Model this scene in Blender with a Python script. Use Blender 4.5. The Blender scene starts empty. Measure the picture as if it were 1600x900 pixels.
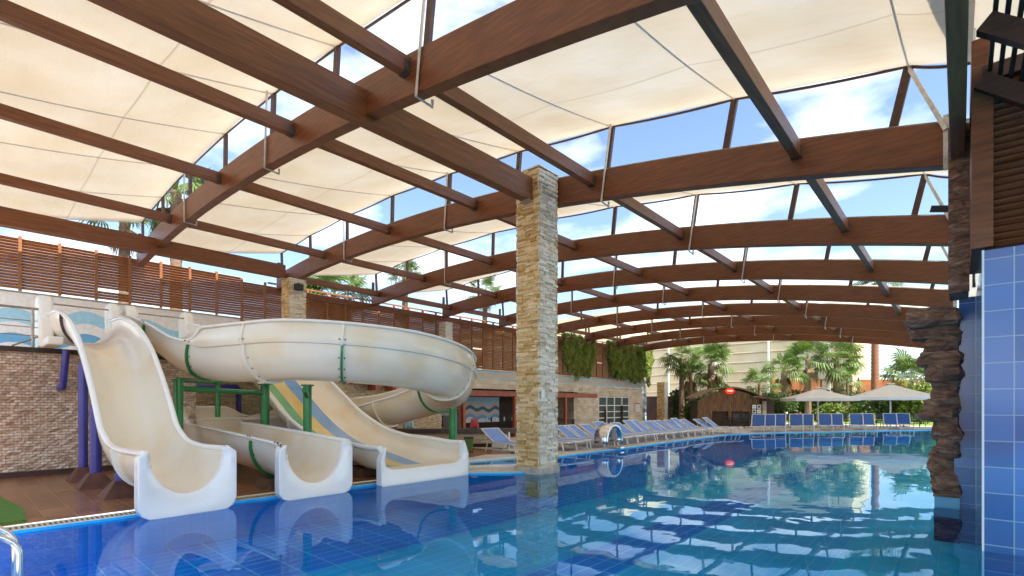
import bpy, bmesh, math, random
from mathutils import Vector, Matrix, noise
random.seed(7)
R = math.radians
scene = bpy.context.scene
col = scene.collection

# ------------------------------------------------------------------ camera
YAW = 41.79
cd = bpy.data.cameras.new("camera")
cam = bpy.data.objects.new("camera", cd); col.objects.link(cam)
cam.location = (0, 0, 1.5)
cam.rotation_euler = (R(90), 0, R(YAW))
cd.sensor_width = 36.0
cd.lens = 36.0 * 782.8 / 1600
cd.shift_y = (632.4 - 450) / 1600
cd.clip_start = 0.05; cd.clip_end = 3000
scene.camera = cam

# ------------------------------------------------------------------ world, sun, exposure
SUN_EL, SUN_AZ = 57.0, 100.0      # elevation; azimuth clockwise from +Y
w = bpy.data.worlds.new("World"); scene.world = w; w.use_nodes = True
nt = w.node_tree; nt.nodes.clear()
out = nt.nodes.new("ShaderNodeOutputWorld"); bg = nt.nodes.new("ShaderNodeBackground")
sky = nt.nodes.new("ShaderNodeTexSky"); sky.sky_type = 'NISHITA'; sky.sun_disc = False
sky.sun_elevation = R(SUN_EL); sky.sun_rotation = R(SUN_AZ); sky.air_density = 1.0; sky.dust_density = 0.6; sky.ozone_density = 1.5
tc = nt.nodes.new("ShaderNodeTexCoord"); mp = nt.nodes.new("ShaderNodeMapping"); mp.inputs['Scale'].default_value = (1.6, 1.6, 4.2)
mp.inputs['Location'].default_value = (0.35, 0.2, 0.1)
nz = nt.nodes.new("ShaderNodeTexNoise"); nz.inputs['Scale'].default_value = 1.9; nz.inputs['Detail'].default_value = 6; nz.inputs['Roughness'].default_value = 0.5
rp = nt.nodes.new("ShaderNodeValToRGB"); rp.color_ramp.elements[0].position = 0.49; rp.color_ramp.elements[1].position = 0.72
mx = nt.nodes.new("ShaderNodeMixRGB"); mx.inputs[2].default_value = (8.0, 8.3, 8.8, 1)
L = nt.links.new
L(tc.outputs['Generated'], mp.inputs['Vector']); L(mp.outputs[0], nz.inputs['Vector']); L(nz.outputs['Fac'], rp.inputs[0])
L(rp.outputs[0], mx.inputs[0]); L(sky.outputs[0], mx.inputs[1]); L(mx.outputs[0], bg.inputs[0]); bg.inputs[1].default_value = 0.10
L(bg.outputs[0], out.inputs[0])
sd = bpy.data.lights.new("sun", 'SUN'); sd.energy = 3.7; sd.angle = R(0.5); sd.color = (1.0, 0.92, 0.80)
sun = bpy.data.objects.new("sun", sd); col.objects.link(sun)
az = R(SUN_AZ); el = R(SUN_EL)
sdir = Vector((math.sin(az) * math.cos(el), math.cos(az) * math.cos(el), math.sin(el)))
sun.rotation_euler = sdir.to_track_quat('Z', 'Y').to_euler()
scene.view_settings.view_transform = 'Standard'; scene.view_settings.look = 'None'
scene.view_settings.exposure = 1.65; scene.view_settings.gamma = 1.0; scene.view_settings.use_curve_mapping = False
scene.cycles.max_bounces = 9; scene.cycles.diffuse_bounces = 5; scene.cycles.transparent_max_bounces = 12
scene.cycles.transmission_bounces = 6; scene.cycles.glossy_bounces = 4

# ------------------------------------------------------------------ materials
def mat(name):
    m = bpy.data.materials.new(name); m.use_nodes = True
    n = m.node_tree; b = n.nodes["Principled BSDF"]
    return m, n, b
def N(n, t, **k):
    x = n.nodes.new(t)
    for a, v in k.items(): setattr(x, a, v)
    return x
def ramp(n, fac, stops):
    r = n.nodes.new("ShaderNodeValToRGB"); e = r.color_ramp.elements
    while len(e) < len(stops): e.new(0.5)
    for i, (p, c) in enumerate(stops): e[i].position = p; e[i].color = (*c, 1)
    n.links.new(fac, r.inputs[0]); return r
def bump(n, b, h, s=0.3, d=0.02):
    u = n.nodes.new("ShaderNodeBump"); u.inputs['Strength'].default_value = s; u.inputs['Distance'].default_value = d
    n.links.new(h, u.inputs['Height']); n.links.new(u.outputs[0], b.inputs['Normal']); return u
def noisy(name, c1, c2, scale=4, rough=0.6, detail=6, stretch=(1, 1, 1), bs=0.0, bd=0.01, metal=0.0, spec=0.5, coat=0.0, pos=(0.3, 0.7)):
    m, n, b = mat(name)
    t = N(n, "ShaderNodeTexCoord"); p = N(n, "ShaderNodeMapping"); p.inputs['Scale'].default_value = stretch
    z = N(n, "ShaderNodeTexNoise"); z.inputs['Scale'].default_value = scale; z.inputs['Detail'].default_value = detail
    oi = N(n, "ShaderNodeObjectInfo"); om = N(n, "ShaderNodeMath", operation='MULTIPLY'); om.inputs[1].default_value = 37.0; n.links.new(oi.outputs['Random'], om.inputs[0]); va = N(n, "ShaderNodeVectorMath", operation='ADD')
    n.links.new(t.outputs['Object'], va.inputs[0]); n.links.new(om.outputs[0], va.inputs[1])
    n.links.new(va.outputs[0], p.inputs[0]); n.links.new(p.outputs[0], z.inputs['Vector'])
    r = ramp(n, z.outputs['Fac'], [(pos[0], c1), (pos[1], c2)])
    n.links.new(r.outputs[0], b.inputs['Base Color'])
    b.inputs['Roughness'].default_value = rough; b.inputs['Metallic'].default_value = metal
    b.inputs['Specular IOR Level'].default_value = spec; b.inputs['Coat Weight'].default_value = coat
    if bs: bump(n, b, z.outputs['Fac'], bs, bd)
    return m
def stone_mat(name, cols, bw=0.28, bh=0.06, rough=0.85, plane='YZ', strength=0.9, dist=0.03):
    """split-face stone strips; plane tells which object axes the courses lie in"""
    m, n, b = mat(name)
    t = N(n, "ShaderNodeTexCoord"); sx = N(n, "ShaderNodeSeparateXYZ"); cb = N(n, "ShaderNodeCombineXYZ")
    n.links.new(t.outputs['Object'], sx.inputs[0])
    if plane == 'BOTH':
        ad = N(n, "ShaderNodeMath", operation='ADD'); n.links.new(sx.outputs[0], ad.inputs[0]); n.links.new(sx.outputs[1], ad.inputs[1]); n.links.new(ad.outputs[0], cb.inputs[0])
    else: n.links.new(sx.outputs[1 if plane == 'YZ' else 0], cb.inputs[0])
    n.links.new(sx.outputs[2], cb.inputs[1])
    br = N(n, "ShaderNodeTexBrick"); br.inputs['Scale'].default_value = 1.0; br.inputs['Brick Width'].default_value = bw; br.inputs['Row Height'].default_value = bh
    br.inputs['Mortar Size'].default_value = 0.004; br.inputs['Color1'].default_value = (0, 0, 0, 1); br.inputs['Color2'].default_value = (1, 1, 1, 1); br.inputs['Mortar'].default_value = (0.0, 0.0, 0.0, 1)
    br.inputs['Mortar Smooth'].default_value = 0.4
    n.links.new(cb.outputs[0], br.inputs['Vector'])
    z = N(n, "ShaderNodeTexNoise"); z.inputs['Scale'].default_value = 22; z.inputs['Detail'].default_value = 5; n.links.new(t.outputs['Object'], z.inputs['Vector'])
    z2 = N(n, "ShaderNodeTexNoise"); z2.inputs['Scale'].default_value = 0.9; z2.inputs['Detail'].default_value = 4; n.links.new(t.outputs['Object'], z2.inputs['Vector'])
    a1 = N(n, "ShaderNodeMath", operation='MULTIPLY'); a1.inputs[1].default_value = 0.30; n.links.new(br.outputs['Color'], a1.inputs[0])
    a2 = N(n, "ShaderNodeMath", operation='MULTIPLY_ADD'); a2.inputs[1].default_value = 0.45; n.links.new(z.outputs['Fac'], a2.inputs[0]); n.links.new(a1.outputs[0], a2.inputs[2])
    a3 = N(n, "ShaderNodeMath", operation='MULTIPLY_ADD'); a3.inputs[1].default_value = 0.40; n.links.new(z2.outputs['Fac'], a3.inputs[0]); n.links.new(a2.outputs[0], a3.inputs[2])
    r = ramp(n, a3.outputs[0], [(0.30, cols[0]), (0.55, cols[1]), (0.82, cols[2])])
    dm = N(n, "ShaderNodeMixRGB", blend_type='MULTIPLY'); dm.inputs[2].default_value = (0.7, 0.64, 0.58, 1); n.links.new(br.outputs['Fac'], dm.inputs[0]); n.links.new(r.outputs[0], dm.inputs[1])
    n.links.new(dm.outputs[0], b.inputs['Base Color']); b.inputs['Roughness'].default_value = rough; b.inputs['Specular IOR Level'].default_value = 0.25
    h = N(n, "ShaderNodeMath", operation='SUBTRACT'); n.links.new(a2.outputs[0], h.inputs[0]); n.links.new(br.outputs['Fac'], h.inputs[1])
    bump(n, b, h.outputs[0], strength, dist)
    return m
def tile_mat(name, axes, size, c1, c2, grout, rough=0.15, gw=0.012, offs=(0, 0), spec=0.6, zonal=None):
    """square or oblong glazed tiles in the plane of two object axes"""
    m, n, b = mat(name)
    t = N(n, "ShaderNodeTexCoord"); sx = N(n, "ShaderNodeSeparateXYZ"); cb = N(n, "ShaderNodeCombineXYZ")
    n.links.new(t.outputs['Object'], sx.inputs[0])
    for i, a in enumerate(axes):
        ad = N(n, "ShaderNodeMath", operation='ADD'); ad.inputs[1].default_value = 100 + offs[i]
        n.links.new(sx.outputs[a], ad.inputs[0]); n.links.new(ad.outputs[0], cb.inputs[i])
    br = N(n, "ShaderNodeTexBrick"); br.offset = 0.0; br.inputs['Scale'].default_value = 1.0; br.inputs['Brick Width'].default_value = size[0]; br.inputs['Row Height'].default_value = size[1]
    br.inputs['Mortar Size'].default_value = gw; br.inputs['Mortar Smooth'].default_value = 0.1
    br.inputs['Color1'].default_value = (*c1, 1); br.inputs['Color2'].default_value = (*c2, 1); br.inputs['Mortar'].default_value = (*grout, 1)
    n.links.new(cb.outputs[0], br.inputs['Vector'])
    src = br.outputs['Color']
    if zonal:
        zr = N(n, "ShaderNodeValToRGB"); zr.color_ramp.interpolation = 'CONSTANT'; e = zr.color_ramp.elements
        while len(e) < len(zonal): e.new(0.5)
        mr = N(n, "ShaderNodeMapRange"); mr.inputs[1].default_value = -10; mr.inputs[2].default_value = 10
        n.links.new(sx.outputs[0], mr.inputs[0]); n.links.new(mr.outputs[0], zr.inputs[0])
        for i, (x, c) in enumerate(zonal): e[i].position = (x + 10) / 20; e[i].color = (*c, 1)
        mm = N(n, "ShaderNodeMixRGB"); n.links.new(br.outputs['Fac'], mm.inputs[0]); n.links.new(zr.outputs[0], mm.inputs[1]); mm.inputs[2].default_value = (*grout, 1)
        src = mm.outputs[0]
    z = N(n, "ShaderNodeTexNoise"); z.inputs['Scale'].default_value = 1.3; z.inputs['Detail'].default_value = 3
    n.links.new(t.outputs['Object'], z.inputs['Vector'])
    zr2 = ramp(n, z.outputs['Fac'], [(0.3, (0.82, 0.82, 0.82)), (0.7, (1.1, 1.1, 1.1))])
    mu = N(n, "ShaderNodeMixRGB", blend_type='MULTIPLY'); mu.inputs[0].default_value = 1; n.links.new(src, mu.inputs[1]); n.links.new(zr2.outputs[0], mu.inputs[2])
    n.links.new(mu.outputs[0], b.inputs['Base Color'])
    b.inputs['Roughness'].default_value = rough; b.inputs['Specular IOR Level'].default_value = spec
    iv = N(n, "ShaderNodeMath", operation='SUBTRACT'); iv.inputs[0].default_value = 1; n.links.new(br.outputs['Fac'], iv.inputs[1])
    bump(n, b, iv.outputs[0], 0.4, 0.003)
    return m
def wave_mat(name, axis, z0, z1, cols, amp=0.11, per=1.5, bands=3):
    """painted wavy bands on a wall; axis = horizontal object axis"""
    m, n, b = mat(name)
    t = N(n, "ShaderNodeTexCoord"); sx = N(n, "ShaderNodeSeparateXYZ"); n.links.new(t.outputs['Object'], sx.inputs[0])
    f = N(n, "ShaderNodeMath", operation='MULTIPLY'); f.inputs[1].default_value = 2 * math.pi / per; n.links.new(sx.outputs[axis], f.inputs[0])
    si = N(n, "ShaderNodeMath", operation='SINE'); n.links.new(f.outputs[0], si.inputs[0])
    f2 = N(n, "ShaderNodeMath", operation='MULTIPLY'); f2.inputs[1].default_value = 2 * math.pi / (per * 2.7); n.links.new(sx.outputs[axis], f2.inputs[0])
    s2 = N(n, "ShaderNodeMath", operation='SINE'); n.links.new(f2.outputs[0], s2.inputs[0])
    s3 = N(n, "ShaderNodeMath", operation='MULTIPLY_ADD'); s3.inputs[1].default_value = 0.6; n.links.new(s2.outputs[0], s3.inputs[0]); n.links.new(si.outputs[0], s3.inputs[2])
    a = N(n, "ShaderNodeMath", operation='MULTIPLY_ADD'); a.inputs[1].default_value = amp; n.links.new(s3.outputs[0], a.inputs[0]); n.links.new(sx.outputs[2], a.inputs[2])
    mr = N(n, "ShaderNodeMapRange"); mr.inputs[1].default_value = z0; mr.inputs[2].default_value = z1; n.links.new(a.outputs[0], mr.inputs[0])
    r = N(n, "ShaderNodeValToRGB"); r.color_ramp.interpolation = 'CONSTANT'; e = r.color_ramp.elements
    while len(e) < len(cols): e.new(0.5)
    for i, (p, c) in enumerate(cols): e[i].position = p; e[i].color = (*c, 1)
    n.links.new(mr.outputs[0], r.inputs[0])
    z = N(n, "ShaderNodeTexNoise"); z.inputs['Scale'].default_value = 9; z.inputs['Detail'].default_value = 5; n.links.new(t.outputs['Object'], z.inputs['Vector'])
    zr = ramp(n, z.outputs['Fac'], [(0.3, (0.86, 0.85, 0.83)), (0.7, (1, 1, 1))])
    mu = N(n, "ShaderNodeMixRGB", blend_type='MULTIPLY'); mu.inputs[0].default_value = 1; n.links.new(r.outputs[0], mu.inputs[1]); n.links.new(zr.outputs[0], mu.inputs[2])
    n.links.new(mu.outputs[0], b.inputs['Base Color']); b.inputs['Roughness'].default_value = 0.8
    bump(n, b, z.outputs['Fac'], 0.2, 0.006)
    return m
def leaf_mat(name, c1, c2, tr=0.3):
    m, n, b = mat(name)
    t = N(n, "ShaderNodeTexCoord"); z = N(n, "ShaderNodeTexNoise"); z.inputs['Scale'].default_value = 1.8; z.inputs['Detail'].default_value = 8; z.inputs['Roughness'].default_value = 0.7
    n.links.new(t.outputs['Object'], z.inputs['Vector'])
    r = ramp(n, z.outputs['Fac'], [(0.32, c1), (0.68, c2)]); n.links.new(r.outputs[0], b.inputs['Base Color']); b.inputs['Roughness'].default_value = 0.5
    tl = N(n, "ShaderNodeBsdfTranslucent"); n.links.new(r.outputs[0], tl.inputs[0]); ms = N(n, "ShaderNodeMixShader"); ms.inputs[0].default_value = tr
    o = n.nodes["Material Output"]; n.links.new(b.outputs[0], ms.inputs[1]); n.links.new(tl.outputs[0], ms.inputs[2]); n.links.new(ms.outputs[0], o.inputs[0])
    return m
M = {}
M['wood'] = noisy('stained_timber', (0.105, 0.029, 0.009), (0.205, 0.064, 0.019), 3, 0.42, 9, (0.9, 0.9, 9), 0.25, 0.006, spec=0.45)
M['wood_y'] = noisy('stained_timber_long', (0.125, 0.037, 0.010), (0.245, 0.084, 0.024), 3, 0.45, 9, (9, 0.6, 9), 0.25, 0.006)
M['slat'] = noisy('slat_timber', (0.22, 0.085, 0.028), (0.40, 0.165, 0.058), 4, 0.5, 6, (1, 1, 12), 0.2, 0.004)
M['darkwood'] = noisy('dark_timber', (0.035, 0.012, 0.008), (0.085, 0.03, 0.016), 4, 0.5, 6, (1, 1, 10), 0.2, 0.004)
M['steel'] = noisy('galvanised_steel', (0.42, 0.40, 0.37), (0.60, 0.58, 0.55), 12, 0.35, metal=0.75)
M['ridge'] = noisy('ridge_cable', (0.66, 0.62, 0.56), (0.74, 0.70, 0.64), 5, 0.6)
M['chrome'] = noisy('polished_steel', (0.66, 0.64, 0.62), (0.80, 0.79, 0.78), 3, 0.2, metal=1.0)
M['rail'] = noisy('rail_steel', (0.30, 0.24, 0.18), (0.45, 0.37, 0.30), 8, 0.35, metal=0.7)
M['fibre'] = noisy('cream_fibreglass', (0.86, 0.79, 0.65), (0.80, 0.62, 0.38), 1.1, 0.25, 6, bs=0.05, bd=0.01, coat=0.3, pos=(0.45, 0.78))
M['fibre_out'] = noisy('cream_fibreglass_outside', (0.88, 0.84, 0.74), (0.82, 0.75, 0.61), 1.2, 0.35, 5, coat=0.15, pos=(0.4, 0.8))
M['gel'] = noisy('white_gelcoat', (0.88, 0.86, 0.81), (0.84, 0.80, 0.72), 2.0, 0.2, 5, coat=0.4, pos=(0.5, 0.85))
M['green'] = noisy('green_paint', (0.012, 0.16, 0.035), (0.02, 0.24, 0.06), 3, 0.35, coat=0.2)
M['blue'] = noisy('blue_paint', (0.035, 0.03, 0.22), (0.06, 0.055, 0.34), 3, 0.38, coat=0.2)
M['footing'] = noisy('brown_footing', (0.085, 0.03, 0.02), (0.15, 0.06, 0.038), 6, 0.6, bs=0.2)
M['block'] = noisy('brown_block', (0.10, 0.055, 0.03), (0.19, 0.105, 0.06), 6, 0.7, bs=0.3)
M['bolt'] = noisy('bolt_steel', (0.06, 0.05, 0.045), (0.12, 0.10, 0.09), 9, 0.5, metal=0.5)
M['white'] = noisy('white_paint', (0.72, 0.72, 0.70), (0.80, 0.80, 0.78), 3, 0.4)
M['whiteframe'] = noisy('white_frame', (0.70, 0.67, 0.63), (0.80, 0.78, 0.75), 3, 0.35)
M['sling'] = noisy('blue_sling', (0.15, 0.27, 0.62), (0.22, 0.35, 0.70), 30, 0.7)
M['sling_dark'] = noisy('navy_sling', (0.03, 0.10, 0.34), (0.05, 0.14, 0.42), 30, 0.7)
M['black'] = noisy('black_plastic', (0.012, 0.013, 0.013), (0.03, 0.03, 0.03), 8, 0.5)
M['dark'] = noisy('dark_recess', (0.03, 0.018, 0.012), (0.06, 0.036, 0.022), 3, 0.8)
M['bingreen'] = noisy('green_bin', (0.08, 0.17, 0.03), (0.12, 0.23, 0.05), 4, 0.5)
M['counter'] = noisy('dark_counter', (0.045, 0.03, 0.025), (0.10, 0.07, 0.055), 5, 0.3)
M['red'] = noisy('red_timber', (0.27, 0.055, 0.02), (0.40, 0.10, 0.04), 4, 0.5)
M['stone_wall'] = stone_mat('split_stone_wall', ((0.36, 0.23, 0.16), (0.57, 0.41, 0.30), (0.80, 0.66, 0.52)), 0.11, 0.055, plane='YZ', strength=1.0, dist=0.05)
M['stone_x'] = stone_mat('split_stone_end', ((0.40, 0.29, 0.16), (0.62, 0.49, 0.31), (0.80, 0.68, 0.50)), 0.14, 0.055, plane='BOTH')
M['stone_pale'] = stone_mat('pale_stone', ((0.40, 0.31, 0.21), (0.58, 0.48, 0.36), (0.72, 0.64, 0.52)), 0.4, 0.16, plane='BOTH', strength=0.5)
def island_stone(name, stops):
    m, n, b = mat(name)
    g = N(n, "ShaderNodeNewGeometry"); t = N(n, "ShaderNodeTexCoord"); z = N(n, "ShaderNodeTexNoise"); z.inputs['Scale'].default_value = 16; z.inputs['Detail'].default_value = 7
    n.links.new(t.outputs['Object'], z.inputs['Vector'])
    z2 = N(n, "ShaderNodeTexNoise"); z2.inputs['Scale'].default_value = 1.1; n.links.new(t.outputs['Object'], z2.inputs['Vector'])
    a = N(n, "ShaderNodeMath", operation='MULTIPLY_ADD'); a.inputs[1].default_value = 0.45; n.links.new(g.outputs['Random Per Island'], a.inputs[0])
    c = N(n, "ShaderNodeMath", operation='MULTIPLY_ADD'); c.inputs[1].default_value = 0.5; c.inputs[2].default_value = -0.05; n.links.new(z.outputs['Fac'], c.inputs[0]); n.links.new(c.outputs[0], a.inputs[2])
    d = N(n, "ShaderNodeMath", operation='MULTIPLY_ADD'); d.inputs[1].default_value = 0.3; n.links.new(z2.outputs['Fac'], d.inputs[0]); n.links.new(a.outputs[0], d.inputs[2])
    r = ramp(n, d.outputs[0], stops); n.links.new(r.outputs[0], b.inputs['Base Color']); b.inputs['Roughness'].default_value = 0.88; b.inputs['Specular IOR Level'].default_value = 0.2
    bump(n, b, z.outputs['Fac'], 1.0, 0.02); return m
M['pillar'] = island_stone('split_stone_lit', [(0.25, (0.40, 0.32, 0.22)), (0.5, (0.66, 0.58, 0.46)), (0.8, (0.86, 0.80, 0.69))])  # paler stone tone; sunlight on the side faces put into the colour
M['pillar_shaded'] = island_stone('ochre_stone_shaded', [(0.25, (0.36, 0.20, 0.06)), (0.5, (0.62, 0.41, 0.17)), (0.8, (0.82, 0.63, 0.36))])  # darker ochre tone; shade on the front faces put into the colour
def rock_mat():
    m, n, b = mat('brown_rock'); t = N(n, "ShaderNodeTexCoord")
    mp_ = N(n, "ShaderNodeMapping"); mp_.inputs['Scale'].default_value = (1, 1, 2.4); n.links.new(t.outputs['Object'], mp_.inputs[0])
    z = N(n, "ShaderNodeTexNoise"); z.inputs['Scale'].default_value = 5; z.inputs['Detail'].default_value = 12; z.inputs['Roughness'].default_value = 0.65; z.inputs['Distortion'].default_value = 0.6; n.links.new(mp_.outputs[0], z.inputs['Vector'])
    v = N(n, "ShaderNodeTexVoronoi", feature='DISTANCE_TO_EDGE'); v.inputs['Scale'].default_value = 2.6; n.links.new(mp_.outputs[0], v.inputs['Vector'])
    vr = ramp(n, v.outputs['Distance'], [(0.0, (0.25, 0.22, 0.2)), (0.07, (1, 1, 1))])
    r = ramp(n, z.outputs['Fac'], [(0.28, (0.10, 0.048, 0.028)), (0.5, (0.27, 0.15, 0.095)), (0.72, (0.50, 0.35, 0.25))])
    mu = N(n, "ShaderNodeMixRGB", blend_type='MULTIPLY'); mu.inputs[0].default_value = 0.45; n.links.new(r.outputs[0], mu.inputs[1]); n.links.new(vr.outputs[0], mu.inputs[2]); n.links.new(mu.outputs[0], b.inputs['Base Color'])
    b.inputs['Roughness'].default_value = 0.8
    h = N(n, "ShaderNodeMath", operation='MULTIPLY_ADD'); h.inputs[1].default_value = 0.2; n.links.new(vr.outputs[0], h.inputs[0]); n.links.new(z.outputs['Fac'], h.inputs[2]); bump(n, b, h.outputs[0], 1.0, 0.07); return m
M['rock'] = rock_mat()
M['plinth'] = noisy('damp_plinth_stone', (0.30, 0.27, 0.22), (0.52, 0.47, 0.39), 5, 0.45, 8, bs=0.5)
M['deck'] = tile_mat('brown_deck', (1, 0), (0.30, 0.60), (0.27, 0.115, 0.045), (0.35, 0.16, 0.068), (0.42, 0.24, 0.13), 0.24, 0.004, spec=0.5)
M['paving'] = tile_mat('pale_paving', (1, 0), (0.6, 0.6), (0.66, 0.58, 0.52), (0.70, 0.62, 0.55), (0.5, 0.42, 0.36), 0.5, 0.006, spec=0.4)
M['gutter'] = noisy('gutter_grille', (0.56, 0.50, 0.36), (0.70, 0.64, 0.50), 14, 0.5)
M['slot'] = noisy('gutter_slot', (0.10, 0.08, 0.05), (0.16, 0.13, 0.09), 14, 0.8)
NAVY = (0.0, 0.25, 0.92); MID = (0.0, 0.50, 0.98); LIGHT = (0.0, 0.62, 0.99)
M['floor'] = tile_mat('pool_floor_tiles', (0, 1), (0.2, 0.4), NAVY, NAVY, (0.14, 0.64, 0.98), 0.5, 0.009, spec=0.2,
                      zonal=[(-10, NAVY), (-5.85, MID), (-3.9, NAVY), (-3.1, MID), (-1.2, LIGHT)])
M['poolwall'] = tile_mat('pool_wall_tiles', (1, 2), (0.25, 0.125), (0.02, 0.50, 0.94), (0.03, 0.54, 0.95), (0.10, 0.60, 0.95), 0.5, 0.005, spec=0.2)
M['tile_y'] = tile_mat('blue_glazed_tiles_shaded', (0, 2), (0.265, 0.265), (0.022, 0.095, 0.30), (0.055, 0.16, 0.43), (0.24, 0.34, 0.48), 0.12, 0.006, offs=(-0.06, 0.10), spec=0.7)  # darker copy of the tile; shade on the front put into the colour
M['tile_x'] = tile_mat('blue_glazed_tiles_side_lit', (1, 2), (0.265, 0.265), (0.10, 0.27, 0.55), (0.13, 0.32, 0.60), (0.45, 0.58, 0.70), 0.10, 0.006, offs=(-0.05, 0.10), spec=0.8)  # lighter copy of the same tile; light on the side put into the colour
M['lightstrip'] = noisy('pale_blue_band', (0.12, 0.38, 0.60), (0.18, 0.46, 0.66), 3, 0.3)
M['navyband'] = noisy('navy_band', (0.004, 0.012, 0.10), (0.01, 0.02, 0.15), 3, 0.2)
WH = (0.92, 0.90, 0.87); SK = (0.42, 0.73, 0.90); MB_ = (0.18, 0.48, 0.76); PK = (0.72, 0.60, 0.55)
M['wave_hi'] = wave_mat('painted_waves', 1, 2.6, 4.9, [(0, SK), (0.16, WH), (0.34, MB_), (0.47, WH), (0.62, SK), (0.80, WH)], 0.12, 1.7)
M['wave_lo'] = wave_mat('painted_waves_low', 1, 0.0, 3.75, [(0, SK), (0.1, WH), (0.2, MB_), (0.3, WH), (0.4, SK), (0.5, WH), (0.6, MB_), (0.68, WH), (0.79, SK), (0.84, PK), (0.92, SK)], 0.06, 1.3)
M['wave_panel'] = wave_mat('painted_wave_panel', 1, 0.6, 1.8, [(0, WH), (0.15, MB_), (0.3, PK), (0.5, (0.08, 0.19, 0.32)), (0.65, PK), (0.8, SK)], 0.07, 0.9)
M['thatch'] = noisy('bamboo_thatch', (0.10, 0.05, 0.022), (0.30, 0.17, 0.085), 16, 0.8, 6, (1, 1, 0.12), 0.6, 0.03)
M['thatch_roof'] = noisy('thatch_roof', (0.17, 0.11, 0.065), (0.36, 0.25, 0.16), 12, 0.9, 6, bs=0.7, bd=0.03)
M['umbrella'] = noisy('grey_umbrella_canvas', (0.76, 0.73, 0.70), (0.84, 0.81, 0.78), 2, 0.8)
M['rust'] = noisy('rust_fence', (0.22, 0.065, 0.015), (0.36, 0.12, 0.03), 1.2, 0.7)
M['lawn'] = noisy('lawn', (0.14, 0.24, 0.03), (0.24, 0.34, 0.06), 5, 0.9)
M['soil'] = noisy('ground_soil', (0.16, 0.12, 0.08), (0.24, 0.19, 0.12), 1, 0.9)
M['bark'] = noisy('palm_bark', (0.14, 0.085, 0.055), (0.32, 0.21, 0.14), 6, 0.85, 6, (1, 1, 5), 0.8, 0.04)
M['bark_red'] = noisy('red_palm_bark', (0.20, 0.075, 0.035), (0.36, 0.16, 0.08), 6, 0.85, 6, (1, 1, 5), 0.8, 0.04)
M['frond'] = leaf_mat('palm_frond', (0.04, 0.10, 0.018), (0.19, 0.27, 0.05))
M['dry'] = leaf_mat('dry_frond', (0.16, 0.10, 0.04), (0.30, 0.21, 0.10))
M['vine'] = leaf_mat('vine_leaves', (0.09, 0.19, 0.02), (0.40, 0.46, 0.09))
M['bush'] = leaf_mat('bush_leaves', (0.022, 0.06, 0.012), (0.11, 0.17, 0.03))
M['brightbush'] = leaf_mat('pale_bush_leaves', (0.07, 0.14, 0.02), (0.26, 0.32, 0.05))
M['hotel'] = None
M['mat'] = noisy('green_mat', (0.05, 0.14, 0.01), (0.09, 0.22, 0.02), 20, 0.9, bs=0.4)
M['towel_blue'] = noisy('pale_blue_towel', (0.30, 0.52, 0.60), (0.52, 0.70, 0.74), 6, 0.9)
M['towel_red'] = noisy('red_towel', (0.50, 0.05, 0.06), (0.62, 0.14, 0.13), 6, 0.9)
M['lamp_white'] = noisy('inlet_cover', (0.75, 0.85, 0.9), (0.8, 0.9, 0.95), 6, 0.4)
M['cork'] = noisy('brown_board', (0.07, 0.035, 0.02), (0.11, 0.06, 0.03), 6, 0.7)
def glass_mat():
    m, n, b = mat('window_glass'); b.inputs['Base Color'].default_value = (0.09, 0.12, 0.12, 1); b.inputs['Roughness'].default_value = 0.05; b.inputs['Specular IOR Level'].default_value = 1.0
    return m
M['glass'] = glass_mat()
def hotel_mat():
    m, n, b = mat('hotel_facade'); t = N(n, "ShaderNodeTexCoord"); z = N(n, "ShaderNodeTexNoise"); z.inputs['Scale'].default_value = 0.35; z.inputs['Detail'].default_value = 8
    n.links.new(t.outputs['Object'], z.inputs['Vector']); r = ramp(n, z.outputs['Fac'], [(0.3, (0.78, 0.63, 0.36)), (0.7, (0.86, 0.74, 0.49))]); n.links.new(r.outputs[0], b.inputs['Base Color']); b.inputs['Roughness'].default_value = 0.8
    return m
M['hotel'] = hotel_mat()
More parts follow.
